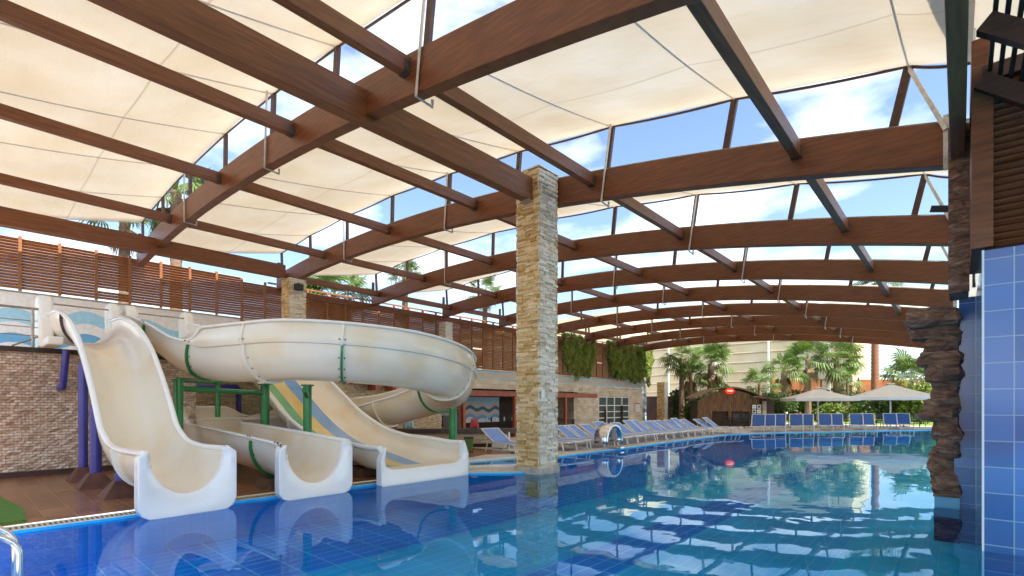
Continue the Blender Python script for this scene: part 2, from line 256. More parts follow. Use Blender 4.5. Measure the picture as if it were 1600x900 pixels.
def canvas_mat():
    m, n, b = mat('cream_canvas')
    t = N(n, "ShaderNodeTexCoord"); sx = N(n, "ShaderNodeSeparateXYZ"); n.links.new(t.outputs['UV'], sx.inputs[0])
    def line(src, at, wd):
        s = N(n, "ShaderNodeMath", operation='SUBTRACT'); s.inputs[1].default_value = at; n.links.new(src, s.inputs[0])
        a = N(n, "ShaderNodeMath", operation='ABSOLUTE'); n.links.new(s.outputs[0], a.inputs[0])
        l = N(n, "ShaderNodeMath", operation='LESS_THAN'); l.inputs[1].default_value = wd; n.links.new(a.outputs[0], l.inputs[0]); return l.outputs[0]
    ly = line(sx.outputs[1], 0.58, 0.003)
    z = N(n, "ShaderNodeTexNoise"); z.inputs['Scale'].default_value = 0.7; z.inputs['Detail'].default_value = 6; n.links.new(t.outputs['Object'], z.inputs['Vector'])
    r = ramp(n, z.outputs['Fac'], [(0.3, (0.72, 0.66, 0.555)), (0.7, (0.77, 0.735, 0.67))])
    mx_ = N(n, "ShaderNodeMixRGB"); mx_.inputs[2].default_value = (0.63, 0.58, 0.50, 1); n.links.new(ly, mx_.inputs[0]); n.links.new(r.outputs[0], mx_.inputs[1])
    n.links.new(mx_.outputs[0], b.inputs['Base Color']); b.inputs['Roughness'].default_value = 0.8; b.inputs['Specular IOR Level'].default_value = 0.2
    mw = N(n, "ShaderNodeMapping"); mw.inputs['Scale'].default_value = (0.5, 2.2, 1); mw.inputs['Rotation'].default_value = (0, 0, 0.5); zw = N(n, "ShaderNodeTexNoise"); zw.inputs['Scale'].default_value = 1.6; zw.inputs['Detail'].default_value = 4; n.links.new(t.outputs['Object'], mw.inputs[0]); n.links.new(mw.outputs[0], zw.inputs['Vector']); bw_ = bump(n, b, zw.outputs['Fac'], 0.6, 0.12)
    tl = N(n, "ShaderNodeBsdfTranslucent"); n.links.new(mx_.outputs[0], tl.inputs[0]); n.links.new(bw_.outputs[0], tl.inputs['Normal']); ms = N(n, "ShaderNodeMixShader"); ms.inputs[0].default_value = 0.52
    o = n.nodes["Material Output"]; n.links.new(b.outputs[0], ms.inputs[1]); n.links.new(tl.outputs[0], ms.inputs[2]); n.links.new(ms.outputs[0], o.inputs[0])
    return m
M['canvas'] = canvas_mat()
def water_mat(name, tint, rs, bstr):
    m = bpy.data.materials.new(name); m.use_nodes = True; n = m.node_tree; n.nodes.clear()
    o = N(n, "ShaderNodeOutputMaterial"); tr = N(n, "ShaderNodeBsdfTransparent"); tr.inputs[0].default_value = (*tint, 1)
    gl = N(n, "ShaderNodeBsdfGlossy"); gl.inputs['Roughness'].default_value = 0.015; gl.inputs[0].default_value = (0.74, 0.90, 1, 1)
    fr = N(n, "ShaderNodeFresnel"); fr.inputs[0].default_value = 1.31
    t = N(n, "ShaderNodeTexCoord"); mp_ = N(n, "ShaderNodeMapping"); mp_.inputs['Scale'].default_value = (1.5, 1.0, 1)
    z = N(n, "ShaderNodeTexNoise"); z.inputs['Scale'].default_value = rs; z.inputs['Detail'].default_value = 2.5; z.inputs['Roughness'].default_value = 0.4
    n.links.new(t.outputs['Object'], mp_.inputs[0]); n.links.new(mp_.outputs[0], z.inputs['Vector'])
    # the water is livelier out in the middle of the pool than beside the slides
    sx = N(n, "ShaderNodeSeparateXYZ"); n.links.new(t.outputs['Object'], sx.inputs[0])
    mr = N(n, "ShaderNodeMapRange"); mr.inputs[1].default_value = -6.5; mr.inputs[2].default_value = -2.5; mr.inputs[3].default_value = 0.18; mr.inputs[4].default_value = 1.0
    n.links.new(sx.outputs[0], mr.inputs[0])
    hm = N(n, "ShaderNodeMath", operation='MULTIPLY'); n.links.new(z.outputs['Fac'], hm.inputs[0]); n.links.new(mr.outputs[0], hm.inputs[1])
    bu = N(n, "ShaderNodeBump"); bu.inputs['Strength'].default_value = 1.0; bu.inputs['Distance'].default_value = bstr; n.links.new(hm.outputs[0], bu.inputs['Height'])
    n.links.new(bu.outputs[0], gl.inputs['Normal'])
    ms = N(n, "ShaderNodeMixShader"); n.links.new(fr.outputs[0], ms.inputs[0]); n.links.new(tr.outputs[0], ms.inputs[1]); n.links.new(gl.outputs[0], ms.inputs[2]); n.links.new(ms.outputs[0], o.inputs[0])
    return m
M['water'] = water_mat('pool_water', (0.75, 0.97, 1.0), 1.0, 0.005)

# ------------------------------------------------------------------ helpers
def tag(o, label=None, cat=None, group=None, kind=None):
    if label: o['label'] = label
    if cat: o['category'] = cat
    if group: o['group'] = group
    if kind: o['kind'] = kind
    return o
def empty(name, loc, rz=0.0):
    o = bpy.data.objects.new(name, None); o.empty_display_size = 0.2; col.objects.link(o); o.location = loc; o.rotation_euler = (0, 0, rz); return o
class MB:
    def __init__(s): s.v = []; s.f = []; s.smooth = False
    def add(s, vs, fs):
        k = len(s.v); s.v += [tuple(v) for v in vs]; s.f += [tuple(i + k for i in f) for f in fs]; return s
    def box(s, x0, x1, y0, y1, z0, z1, rot=None, at=None):
        vs = [Vector(p) for p in ((x0,y0,z0),(x1,y0,z0),(x1,y1,z0),(x0,y1,z0),(x0,y0,z1),(x1,y0,z1),(x1,y1,z1),(x0,y1,z1))]
        if rot is not None: vs = [rot @ v for v in vs]
        if at is not None: vs = [v + Vector(at) for v in vs]
        return s.add(vs, [(0,3,2,1),(4,5,6,7),(0,1,5,4),(1,2,6,5),(2,3,7,6),(3,0,4,7)])
    def bar(s, a, b, wd, ht, up=(0, 0, 1)):
        a = Vector(a); b = Vector(b); d = (b - a).normalized(); u = Vector(up)
        sd_ = d.cross(u)
        if sd_.length < 1e-4: sd_ = d.cross(Vector((1, 0, 0)))
        sd_.normalize(); u = sd_.cross(d)
        vs = []
        for p in (a, b):
            for i, j in ((-1,-1),(1,-1),(1,1),(-1,1)): vs.append(p + sd_ * i * wd / 2 + u * j * ht / 2)
        return s.add(vs, [(0,3,2,1),(4,5,6,7),(0,1,5,4),(1,2,6,5),(2,3,7,6),(3,0,4,7)])
    def tube(s, pts, r, n=10, caps=True):
        pts = [Vector(p) for p in pts]; k0 = len(s.v)
        rr = r if isinstance(r, (list, tuple)) else [r] * len(pts)
        t0 = (pts[1] - pts[0]).normalized(); up = Vector((0, 0, 1)) if abs(t0.z) < 0.9 else Vector((1, 0, 0))
        nrm = t0.cross(up).normalized()
        for i, p in enumerate(pts):
            t = ((pts[min(i + 1, len(pts) - 1)] - pts[max(i - 1, 0)])).normalized()
            nrm = (nrm - t * nrm.dot(t)).normalized(); bn = t.cross(nrm)
            for j in range(n):
                a = 2 * math.pi * j / n; s.v.append(tuple(p + (nrm * math.cos(a) + bn * math.sin(a)) * rr[i]))
        for i in range(len(pts) - 1):
            for j in range(n):
                a = k0 + i * n + j; b = k0 + i * n + (j + 1) % n; s.f.append((a, b, b + n, a + n))
        if caps:
            s.f.append(tuple(k0 + j for j in reversed(range(n)))); s.f.append(tuple(k0 + (len(pts) - 1) * n + j for j in range(n)))
        return s
    def prism(s, poly, z0, z1):
        n = len(poly); k = len(s.v)
        s.v += [(p[0], p[1], z0) for p in poly] + [(p[0], p[1], z1) for p in poly]
        s.f.append(tuple(k + i for i in reversed(range(n)))); s.f.append(tuple(k + n + i for i in range(n)))
        for i in range(n): j = (i + 1) % n; s.f.append((k + i, k + j, k + n + j, k + n + i))
        return s
    def build(s, name, m, parent=None, smooth=False, bevel=0.0, loc=None):
        me = bpy.data.meshes.new(name); me.from_pydata(s.v, [], s.f); me.update()
        if smooth:
            for p in me.polygons: p.use_smooth = True
        o = bpy.data.objects.new(name, me); col.objects.link(o)
        if m is not None: me.materials.append(m)
        if parent is not None: o.parent = parent
        if loc is not None: o.location = loc
        if bevel:
            b = o.modifiers.new('bevel', 'BEVEL'); b.width = bevel; b.segments = 2; b.limit_method = 'ANGLE'
        return o
def autosmooth(o, deg=40):
    me = o.data; bm = bmesh.new(); bm.from_mesh(me)
    for e in bm.edges:
        if len(e.link_faces) == 2 and e.calc_face_angle(0) > R(deg): e.smooth = False
    for f in bm.faces: f.smooth = True
    bm.to_mesh(me); bm.free()
def copy_tree(o, parent=None):
    c = o.copy(); col.objects.link(c)
    if parent is not None: c.parent = parent
    for ch in list(o.children): copy_tree(ch, c)
    return c

# ------------------------------------------------------------------ ground, pool, deck
POOL = [(-4.6, -7), (-4.6, 0.05), (-8.2, 0.05), (-8.22, 3), (-8.05, 6.9), (-7.85, 7.45), (-7.15, 8.15), (-6.95, 8.6), (-7.3, 9.6), (-8.5, 11.4), (-8.55, 19), (-8.5, 25.5),
        (-7.4, 28.3), (-5.2, 31.9), (-3.2, 35.2), (-1.35, 38.1), (2, 41), (6, 42), (6, -7)]
def ring_faces(name, outer, inner_poly, z, m, kind='structure'):
    bm = bmesh.new()
    vo = [bm.verts.new((x, y, z)) for x, y in outer]; vi = [bm.verts.new((x, y, z)) for x, y in inner_poly]
    eo = [bm.edges.new((vo[i], vo[(i + 1) % len(vo)])) for i in range(len(vo))]; ei = [bm.edges.new((vi[i], vi[(i + 1) % len(vi)])) for i in range(len(vi))]
    bmesh.ops.triangle_fill(bm, use_beauty=True, edges=eo + ei)
    me = bpy.data.meshes.new(name); bm.normal_update()
    for f in bm.faces:
        if f.normal.z < 0: f.normal_flip()
    bm.to_mesh(me); bm.free(); me.materials.append(m)
    o = bpy.data.objects.new(name, me); col.objects.link(o); tag(o, kind=kind); return o
def offset_poly(poly, d):
    n = len(poly); res = []
    for i in range(n):
        p0 = Vector(poly[i - 1]); p1 = Vector(poly[i]); p2 = Vector(poly[(i + 1) % n])
        a = (p1 - p0).normalized(); b = (p2 - p1).normalized()
        na = Vector((-a.y, a.x)); nb = Vector((-b.y, b.x)); nn = (na + nb).normalized(); k = d / max(0.4, nn.dot(na))
        res.append(tuple(p1 + nn * k))
    return res
PO1 = offset_poly(POOL, 0.30); PO1 = [(max(x, -30), y) for x, y in PO1]
ring_faces('ground', [(-900, -300), (600, -300), (600, 1500), (-900, 1500)], offset_poly(POOL, 2.5) if False else [(-24, -12), (-24, 45), (9, 45), (9, -12)], -0.004, M['soil'])
ring_faces('deck', [(-24, -12), (9, -12), (9, 45), (-24, 45)], PO1, 0.05, M['deck'])
ring_faces('pool_gutter', PO1, POOL, 0.035, M['gutter'])
# gutter slots as one grille object beside the slides
g = MB()
for i in range(150):
    y = 0.0 + i * 0.05
    xx = -8.2 - 0.015 if y < 3 else -8.2 - 0.015 + (y - 3) * 0.0425
    if y < 6.8: g.box(xx - 0.20, xx - 0.07, y, y + 0.022, 0.036, 0.040)
tag(g.build('gutter_slots', M['slot']), kind='structure')
# paving around the far pool
pv = MB(); pv.prism([(-8.8, 11.4), (-13.8, 11.8), (-16.5, 24), (-16.5, 44), (6, 44), (2, 41.6), (-1.65, 38.6), (-3.5, 35.6), (-5.5, 32.2), (-7.7, 28.5), (-8.82, 25.6), (-8.87, 19)], 0.0, 0.054)
tag(pv.build('paving', M['paving']), kind='structure')
p2 = MB(); p2.prism([(-8.37, 6.6), (-8.3, 6.9), (-8.1, 7.6), (-7.4, 8.35), (-7.27, 8.7), (-7.6, 9.8), (-8.8, 11.4), (-9.6, 11.4), (-10.2, 10.3), (-9.9, 9.0), (-9.2, 7.4)], 0.0, 0.056)
tag(p2.build('pale_kerb_paving', M['paving']), kind='structure')
fl = MB(); n_ = len(POOL); fl.v = [(x, y, -0.5) for x, y in POOL]; fl.f = [tuple(range(n_))]
fo = fl.build('pool_floor', M['floor']); tag(fo, kind='structure')
fl = MB()
for i in range(n_):
    a = POOL[i]; b = POOL[(i + 1) % n_]; fl.add([(a[0], a[1], -0.5), (b[0], b[1], -0.5), (b[0], b[1], 0.034), (a[0], a[1], 0.034)], [(0, 1, 2, 3)])
tag(fl.build('pool_wall', M['poolwall']), kind='structure')
bm = bmesh.new(); vs = [bm.verts.new((x, y, 0)) for x, y in POOL]; f = bm.faces.new(vs); bmesh.ops.triangulate(bm, faces=[f])
me = bpy.data.meshes.new('pool_water'); bm.to_mesh(me); bm.free(); me.materials.append(M['water'])
for p in me.polygons:
    if p.normal.z < 0: p.flip()
wo = bpy.data.objects.new('pool_water', me); col.objects.link(wo); tag(wo, kind='structure')
# wading channel of the children's pool
k = MB(); kq = [(-9.25, 8.62), (-8.45, 7.95), (-7.75, 8.95), (-8.9, 10.3)]
k.add([(x, y, 0.062) for x, y in kq], [(0, 1, 2, 3)])
ko = k.build('wading_water', M['water']); tag(ko, kind='structure')
k = MB(); k.add([(x, y, 0.0585) for x, y in kq], [(0, 1, 2, 3)]); tag(k.build('wading_pool_floor', M['poolwall']), kind='structure')
k = MB()
for i in range(4):
    a = kq[i]; b = kq[(i + 1) % 4]; k.bar((a[0], a[1], 0.075), (b[0], b[1], 0.075), 0.12, 0.05)
tag(k.build('wading_pool_kerb', M['white'], bevel=0.01), kind='structure')
# inlets on the floor
for i, (x, y) in enumerate([(-5.05, 3.1), (-5.15, 5.9), (-7.1, 1.3), (-4.3, 10.5)]):
    k = MB(); k.tube([(x, y, -0.5), (x, y, -0.485)], [0.085, 0.075], 16)
    o = k.build('pool_inlet', M['lamp_white'], smooth=False)
    tag(o, ['round white inlet on the navy pool floor, nearest the camera', 'round white inlet on the pool floor straight before the tall stone pillar', 'round white inlet on the pool floor by the first water slide', 'round white inlet on the pool floor furthest out'][i], 'inlet', 'round white inlets on the pool floor')

# ------------------------------------------------------------------ roof: arches, purlins, canvas
def ztop(x): return 7.16 - 0.0076 * (x + 15.5) ** 2
ARY = [-9.6, -5.0, -0.35, 4.28, 9.05, 13.58, 18.05, 22.6, 27.5, 32.2, 36.9, 41.6]
STX = [-0.55, -2.95, -5.4, -7.95, -10.5, -13.2, -15.9, -18.6, -21.1]
AW, AD = 0.20, 0.60
ordn = ['', '', '', 'nearest', 'second', 'third', 'fourth', 'fifth', 'sixth', 'seventh', 'eighth', 'farthest']
def arch_strip(y0, y1, x0, x1, dz0, dz1, n=44):
    m = MB(); vs = []
    for i in range(n + 1):
        x = x0 + (x1 - x0) * i / n; z = ztop(x)
        vs += [(x, y0, z + dz0), (x, y1, z + dz0), (x, y1, z + dz1), (x, y0, z + dz1)]
    fs = []
    for i in range(n):
        a = i * 4
        for j in range(4): fs.append((a + j, a + 4 + j, a + 4 + (j + 1) % 4, a + (j + 1) % 4))
    fs += [(0, 1, 2, 3), (n * 4 + 3, n * 4 + 2, n * 4 + 1, n * 4)]
    return m.add(vs, fs)
for k in range(2, 12):
    y = ARY[k]; root = empty('roof_arch', (-10.5, y, 0))
    X0 = -10.5
    lab = 'curved dark brown glulam roof arch, %s of the row across the pool' % ordn[k] if k > 2 else 'curved brown roof arch behind the camera, ahead of the row'
    tag(root, lab, 'roof arch', 'curved timber roof arches')
    b = arch_strip(0, AW, -21.3 - X0, -0.12 - X0, 0, 0, 44)
    b.v = [(x, yy, 7.16 - 0.0076 * (x + X0 + 15.5) ** 2 + (-AD if j % 4 in (2, 3) else 0)) for j, (x, yy, z) in enumerate(b.v)]
    b.f = [tuple(reversed(f)) for f in b.f]
    b.build('beam', M['wood'], root, bevel=0.012)
    for i, sxp in enumerate(STX):
        zt = ztop(sxp); sl = -2 * 0.0076 * (sxp + 15.5); nx, nz_ = -sl, 1; ln = math.hypot(nx, nz_); nx /= ln; nz_ /= ln
        s = MB(); s.bar((sxp - X0 - nx * 0.9, 0.13, zt - 0.03), (sxp - X0, 0.13, zt + 0.90), 0.11, 0.07, up=(0, 1, 0)); s.build('strut', M['darkwood'], root)
        if i % 2 == 0 and 0 < i < 8:
            xr = sxp - X0 + 0.06; s = MB()
            s.tube([(xr, -0.03, zt + 0.9), (xr - nx * 0.9, -0.03, zt + 0.0), (xr - nx * 1.5, -0.03, zt - AD - 0.05), (xr - nx * 1.5, AW + 0.06, zt - AD - 0.07), (xr - nx * 1.5, AW + 0.06, zt - AD + 0.03)], 0.022, 8)
            s.build('steel_hanger', M['steel'], root)
    # end bracket and diagonal brace at the right end
    s = MB(); s.box(-0.10 - X0, -0.07 - X0, -0.03, AW + 0.03, ztop(-0.1) - AD - 0.05, ztop(-0.1) + 0.12); s.box(-0.17 - X0, -0.10 - X0, -0.012, 0.0, ztop(-0.1) - AD - 0.05, ztop(-0.1) + 0.1)
    s.build('end_bracket', M['steel'], root)
    s = MB(); s.bar((-0.55 - X0, 0.12, ztop(-0.55) + 0.9), (-0.14 - X0, -0.03, ztop(-0.14) - 0.12), 0.05, 0.05); s.build('diagonal_brace', M['steel'], root)
    s = MB(); s.bar((-21.3 - X0, 0.1, ztop(-21.3) - 0.45), (-21.3 - X0, 0.1, ztop(-21.3) + 0.55), 0.10, 0.10); s.build('end_post', M['darkwood'], root)
PUX = [-1.95, -5.8, -9.35, -13.2, -17.2, -20.6]
pname = ['right edge', 'second from the right', 'third from the right', 'third from the left', 'second from the left', 'left edge']
for k in range(2, 11):
    ya, yb = ARY[k] + AW + 0.003, ARY[k + 1] - 0.003
    for i, px in enumerate(PUX):
        z = ztop(px) - 0.20
        b = MB(); b.box(-0.07, 0.07, ya, yb, -0.12, 0.12)
        o = b.build('purlin', M['wood_y'], bevel=0.006); o.location = (px, 0, z)
        for yy in (ya, yb - 0.10): h_ = MB(); h_.box(-0.078, 0.078, yy, yy + 0.10, -0.128, -0.121); h_.box(-0.078, -0.071, yy, yy + 0.10, -0.12, 0.05); h_.box(0.071, 0.078, yy, yy + 0.10, -0.12, 0.05); h_.build('joist_hanger', M['bolt'], o)
        tag(o, 'brown purlin, %s line, in the bay before the %s arch' % (pname[i], ordn[k+1]), 'purlin', 'timber purlins between the arches')
# canvas
TOPX = [0.12] + STX
def far_z(x): return ztop(x) + 0.92 - (0.10 if x > 0 else 0)
for k in range(2, 11):
    y0 = ARY[k] + 0.05; y1 = ARY[k + 1] + 0.13
    root = empty('canvas_canopy', (-10.5, y0, 0)); X0 = -10.5
    tag(root, ('cream canvas roof sail sloping up towards the %s arch' % ordn[k + 1]) if k > 1 else ['cream canvas sail farthest behind the camera, out of the picture', 'cream canvas sail just behind the camera, out of the picture'][k], 'canvas sail', 'cream canvas sails between the arches')
    m = MB(); nu, nv = 6, 12; uv = []; rows = []
    xs = []
    for a, b in zip(TOPX[:-1], TOPX[1:]):
        for j in range(nu): xs.append((a + (b - a) * j / nu, j / nu, a, b))
    xs.append((TOPX[-1], 0.0, TOPX[-1], TOPX[-1]))
    for iv in range(nv + 1):
        v = iv / nv; row = []
        for (x, fr_, a, b) in xs:
            za = ztop(x) + 0.03
            zf = far_z(a) + (far_z(b) - far_z(a)) * fr_
            z = za + (zf - za) * (v ** 0.9)
            sg = 4 * fr_ * (1 - fr_)
            z -= 0.06 * sg * (0.35 + 0.65 * math.sin(math.pi * min(1, v * 1.0))) * (0.25 + 0.75 * (v > 0)) * (1 if v > 0 else 0)
            z -= 0.10 * math.sin(math.pi * v)
            dy = -0.05 * sg * (v ** 6)
            m.v.append((x - X0, (y1 - y0) * v + dy, z)); uv.append(((x + 22) / 23, v)); row.append(len(m.v) - 1)
        rows.append(row)
    for iv in range(nv):
        for i in range(len(xs) - 1): m.f.append((rows[iv][i], rows[iv][i + 1], rows[iv + 1][i + 1], rows[iv + 1][i]))
    c = m.build('canvas', M['canvas'], root, smooth=True)
    ul = c.data.uv_layers.new(name='uv')
    for lp in c.data.loops: ul.data[lp.index].uv = uv[lp.vertex_index]
    s = c.modifiers.new('thick', 'SOLIDIFY'); s.thickness = 0.004
    e = MB()
    pts = [(x - X0, (y1 - y0) - 0.05 * 4 * fr_ * (1 - fr_) + 0.01, far_z(a) + (far_z(b) - far_z(a)) * fr_ - 0.06 * 4 * fr_ * (1 - fr_) - 0.004) for (x, fr_, a, b) in xs]
    e.tube(pts, 0.022, 6); e.build('edge_pole', M['darkwood'], root)
    for i, sxp in enumerate(STX):
        t = MB(); pts = []
        for iv in range(nv + 1):
            v = iv / nv; za = ztop(sxp) + 0.03; z = za + (far_z(sxp) - za) * v ** 0.9 - 0.10 * math.sin(math.pi * v) - 0.02
            pts.append((sxp - X0, (y1 - y0) * v, z))
        t.tube(pts, 0.013, 6); t.build('ridge_tube', M['ridge'], root)
# longitudinal beams
for (x, zt, y0, y1, lab) in ((-6.98, 6.40, -3.5, 8.355, 'heavy dark brown beam running to the tall stone pillar in the pool'),
                            (-18.95, 6.74, -3.0, 8.355, 'heavy brown beam above the slatted fence ending at the left stone pillar')):
    b = MB(); b.box(-0.11, 0.11, y0, y1, -0.5 if x > -10 else -0.47, 0); o = b.build('main_beam', M['wood_y'], bevel=0.012); o.location = (x, 0, zt)
    tag(o, lab, 'beam'); s = MB(); s.box(-0.125, 0.125, y1 - 0.16, y1 + 0.0, -0.53, -0.5); s.build('steel_shoe', M['steel'], o)
b = MB(); b.box(-0.07, 0.07, 9.05, 42, -0.26, 0); o = b.build('edge_beam', M['wood_y'], bevel=0.01); o.location = (-21.35, 0, 6.40); tag(o, 'long brown edge beam carrying the left ends of the arches', 'beam')

# ------------------------------------------------------------------ stone pillars
def stone_pillar(name, x0, x1, y0, y1, z0, z1, m, rh=0.052, parts=True, cap=True, seed=1, jut=0.028):
    rnd = random.Random(seed); cx, cy = (x0 + x1) / 2, (y0 + y1) / 2
    root = empty(name, (cx, cy, z0)); hx, hy = (x1 - x0) / 2, (y1 - y0) / 2; H = z1 - z0
    core = MB(); core.box(-hx + 0.035, hx - 0.035, -hy + 0.035, hy - 0.035, 0, H); core.build('core', M['pillar'], root)
    faces = {'+x': MB(), '-x': MB(), '+y': MB(), '-y': MB()}
    z = 0
    while z < H - 0.01:
        h = min(rh * rnd.uniform(0.75, 1.2), H - z)
        for fn, mb in faces.items():
            half = hy if 'x' in fn else hx; a = -half
            while a < half - 0.005:
                l = min(rnd.uniform(0.10, 0.34), half - a)
                if half - a - l < 0.06: l = half - a
                d = rnd.uniform(-jut, jut * 0.6); g_ = 0.002
                if fn == '+x': mb.box(hx - 0.04, hx + d, a + g_, a + l - g_, z + g_, z + h - g_)
                if fn == '-x': mb.box(-hx - d, -hx + 0.04, a + g_, a + l - g_, z + g_, z + h - g_)
                if fn == '+y': mb.box(a + g_, a + l - g_, hy - 0.04, hy + d, z + g_, z + h - g_)
                if fn == '-y': mb.box(a + g_, a + l - g_, -hy - d, -hy + 0.04, z + g_, z + h - g_)
                a += l
        z += h
    for fn, mb in faces.items(): mb.build('stone_facing', m[0] if 'x' in fn else m[1], root, bevel=0.0)  # x faces take the lit tone, y faces the shaded one
    return root
PL = [M['pillar'], M['pillar_shaded']]
r = stone_pillar('stone_pillar', -7.34, -6.69, 8.36, 9.01, -0.5, 6.60, PL, seed=3)
tag(r, 'tall square pillar of split stone standing in the pool in the middle', 'pillar', 'stone clad roof pillars')
s = MB(); s.box(-0.345, 0.345, -0.345, 0.345, 7.1, 7.13); s.build('cap_plate', M['steel'], r)
s = MB(); s.box(-0.36, 0.36, -0.36, 0.36, 0.40, 0.64); s.build('plinth', M['plinth'], r, bevel=0.008)
s = MB(); s.box(0.345, 0.37, -0.28, -0.20, 2.15, 2.32); s.build('switch_box', M['white'], r)
r = stone_pillar('stone_pillar', -19.22, -18.57, 8.36, 9.01, 2.64, 6.24, [M['pillar'], M['pillar_shaded']], seed=5)
tag(r, 'stone pillar rising behind the slides with a small black speaker', 'pillar', 'stone clad roof pillars')
s = MB(); s.box(0.34, 0.52, -0.16, 0.14, 3.15, 3.38); sp = s.build('speaker', M['black'], r, bevel=0.02)
s = MB(); s.bar((0.3, 0, 3.4), (0.44, 0, 3.4), 0.06, 0.04); s.build('bracket', M['black'], sp)
r = stone_pillar('stone_pillar', -21.5, -20.95, 18.0, 18.5, 0.0, 6.05, [M['white'], M['pillar']], seed=6)  # white faces stand for strong sunlight on the stone
tag(r, 'stone pillar with sunlight painted in white, under the fourth arch in the slatted fence', 'pillar', 'stone clad roof pillars')
r = stone_pillar('stone_pillar', -17.1, -16.5, 35.6, 36.2, 0.0, 3.2, [M['white'], M['pillar_shaded']], seed=8)  # white on the x faces is sunlight put into the colour
tag(r, 'free standing low pillar beside the garden palms at the end of the lounger row', 'pillar', 'stone clad roof pillars')

# ------------------------------------------------------------------ retaining wall, platform, wave wall, slat fence
root = empty('slide_platform', (-14, 0, 0)); tag(root, 'raised platform faced in rough split stone with dark coping behind the slides', 'platform wall')
m = MB()
# stone face with real relief
def relief(m, axis, c, a0, a1, z0, z1, cell=0.042, amp=0.03, seed=0, sgn=1):
    na = max(2, int((a1 - a0) / (cell * 1.6))); nz2 = max(2, int((z1 - z0) / cell)); k0 = len(m.v)
    for j in range(nz2 + 1):
        for i in range(na + 1):
            a = a0 + (a1 - a0) * i / na; z = z0 + (z1 - z0) * j / nz2
            d = amp * noise.noise(Vector((a * 6 + seed, z * 14, seed))) + amp * 0.6 * random.uniform(-1, 1)
            if axis == 'x': m.v.append((c + sgn * d, a, z))
            else: m.v.append((a, c + sgn * d, z))
    for j in range(nz2):
        for i in range(na):
            q = k0 + j * (na + 1) + i; f = (q, q + 1, q + na + 2, q + na + 1); m.f.append(f if (axis == 'x') == (sgn > 0) else tuple(reversed(f)))
relief(m, 'x', 0.0, -3, 4.0, 0.05, 2.58)
m.build('stone_face', M['stone_wall'], root)
m = MB(); relief(m, 'x', -1.6, 4.0, 13.2, 0.05, 2.58, seed=4); relief(m, 'y', 4.0, -1.6, 0.0, 0.05, 2.58, seed=7, sgn=1); m.build('stone_face', M['stone_x'], root)
m = MB(); m.prism([(0.06, -3), (0.06, 4.05), (-1.53, 4.05), (-1.53, 13.25), (-7.9, 13.25), (-7.9, -3)], 2.56, 2.66); m.build('platform_slab', M['dark'], root)
m = MB(); m.prism([(-0.1, -2.9), (-0.1, 3.9), (-1.7, 3.9), (-1.7, 13.1), (-7.7, 13.1), (-7.7, -2.9)], 0.0, 2.55); m.build('core', M['dark'], root)
m = MB(); m.prism([(-0.35, -2.9), (-0.35, 3.9), (-1.75, 3.9), (-1.75, 13.1), (-7.75, 13.1), (-7.75, -2.9)], 2.655, 2.668); m.build('bounce_sheet', M['paving'], root)  # unseen pale sheet added to bounce light onto the wave wall
m = MB(); m.box(-0.0, 0.03, -3, 4.0, 0.05, 0.16); m.build('skirting', M['darkwood'], root)

root = empty('wave_wall', (-21.8, 0, 0)); tag(root, 'long white wall painted with blue waves below the slatted fence', 'painted wall')
m = MB(); m.box(-0.25, 0, -3, 9.2, 2.66, 4.98); m.build('upper_wall', M['wave_hi'], root)
m = MB(); m.box(-0.25, 0, 9.2, 43.2, 0.0, 3.60); m.build('lower_wall', M['wave_lo'], root)
m = MB(); m.box(-0.27, 0.03, -3, 9.2, 4.98, 5.03); m.box(-0.27, 0.03, 9.2, 43.2, 3.60, 3.66); m.build('coping', M['rail'], root)

root = empty('slat_fence', (-21.8, 0, 0)); tag(root, 'brown horizontal slat fence on top of the painted wall', 'slat fence')
def slat_panel(w_, h, seed):
    rnd = random.Random(seed); m = MB(); n = int(h / 0.093); 
    for i in range(n):
        z = 0.03 + i * 0.093; t = 0.30 + (0.35 if rnd.random() < 0.07 else 0) + rnd.uniform(-0.05, 0.05)
        rot = Matrix.Rotation(R(90) * (1 - t) * -1, 3, 'Y')
        if 0 < i < n - 1 and rnd.random() < 0.012: continue
        m.box(-0.046, 0.046, 0.0, w_, -0.007, 0.007, rot=Matrix.Rotation(R(-52 + rnd.uniform(-5, 5)), 3, 'Y'), at=(0, 0, z + 0.03))
    return m
SP = 0.92; pa = [slat_panel(SP - 0.08, 1.62, s) for s in range(5)]; pb = [slat_panel(SP - 0.08, 2.85, s + 9) for s in range(5)]
pam = [p.build('slat_panel', M['slat'], root) for p in pa]; pbm = [p.build('slat_panel', M['slat'], root) for p in pb]
y = -2.26; i = 0; used = set()
post_a = MB().box(-0.05, 0.05, -0.04, 0.04, 0, 1.69).build('post', M['slat'], root, bevel=0.005)
post_b = MB().box(-0.05, 0.05, -0.04, 0.04, 0, 2.96).build('post', M['slat'], root, bevel=0.005)
firstpost = {0: True, 1: True}
while y < 42.6:
    lo = y < 7.6; src = (pam if lo else pbm); z0 = 5.08 if lo else 3.72
    if not lo and y < 8.4 : pass
    s_ = src[i % 5]; key = (lo, i % 5)
    o = s_ if key not in used else s_.copy()
    if key in used: col.objects.link(o)
    used.add(key); o.location = (0.0, y + 0.04, z0)
    pp = post_a if lo else post_b
    if firstpost[0 if lo else 1]: q = pp; firstpost[0 if lo else 1] = False
    else: q = pp.copy(); col.objects.link(q)
    q.location = (0.04, y, z0 - 0.04)
    y += SP; i += 1
MB().box(-0.03, 0.05, -3, 9.0, 6.98, 7.04).build('top_rail', M['slat'], root)
MB().box(-0.04, 0.07, 8.9, 43.0, 3.68, 3.76).build('bottom_rail', M['slat'], root)
MB().box(-0.04, 0.07, 8.9, 43.0, 6.62, 6.68).build('top_rail', M['slat'], root)

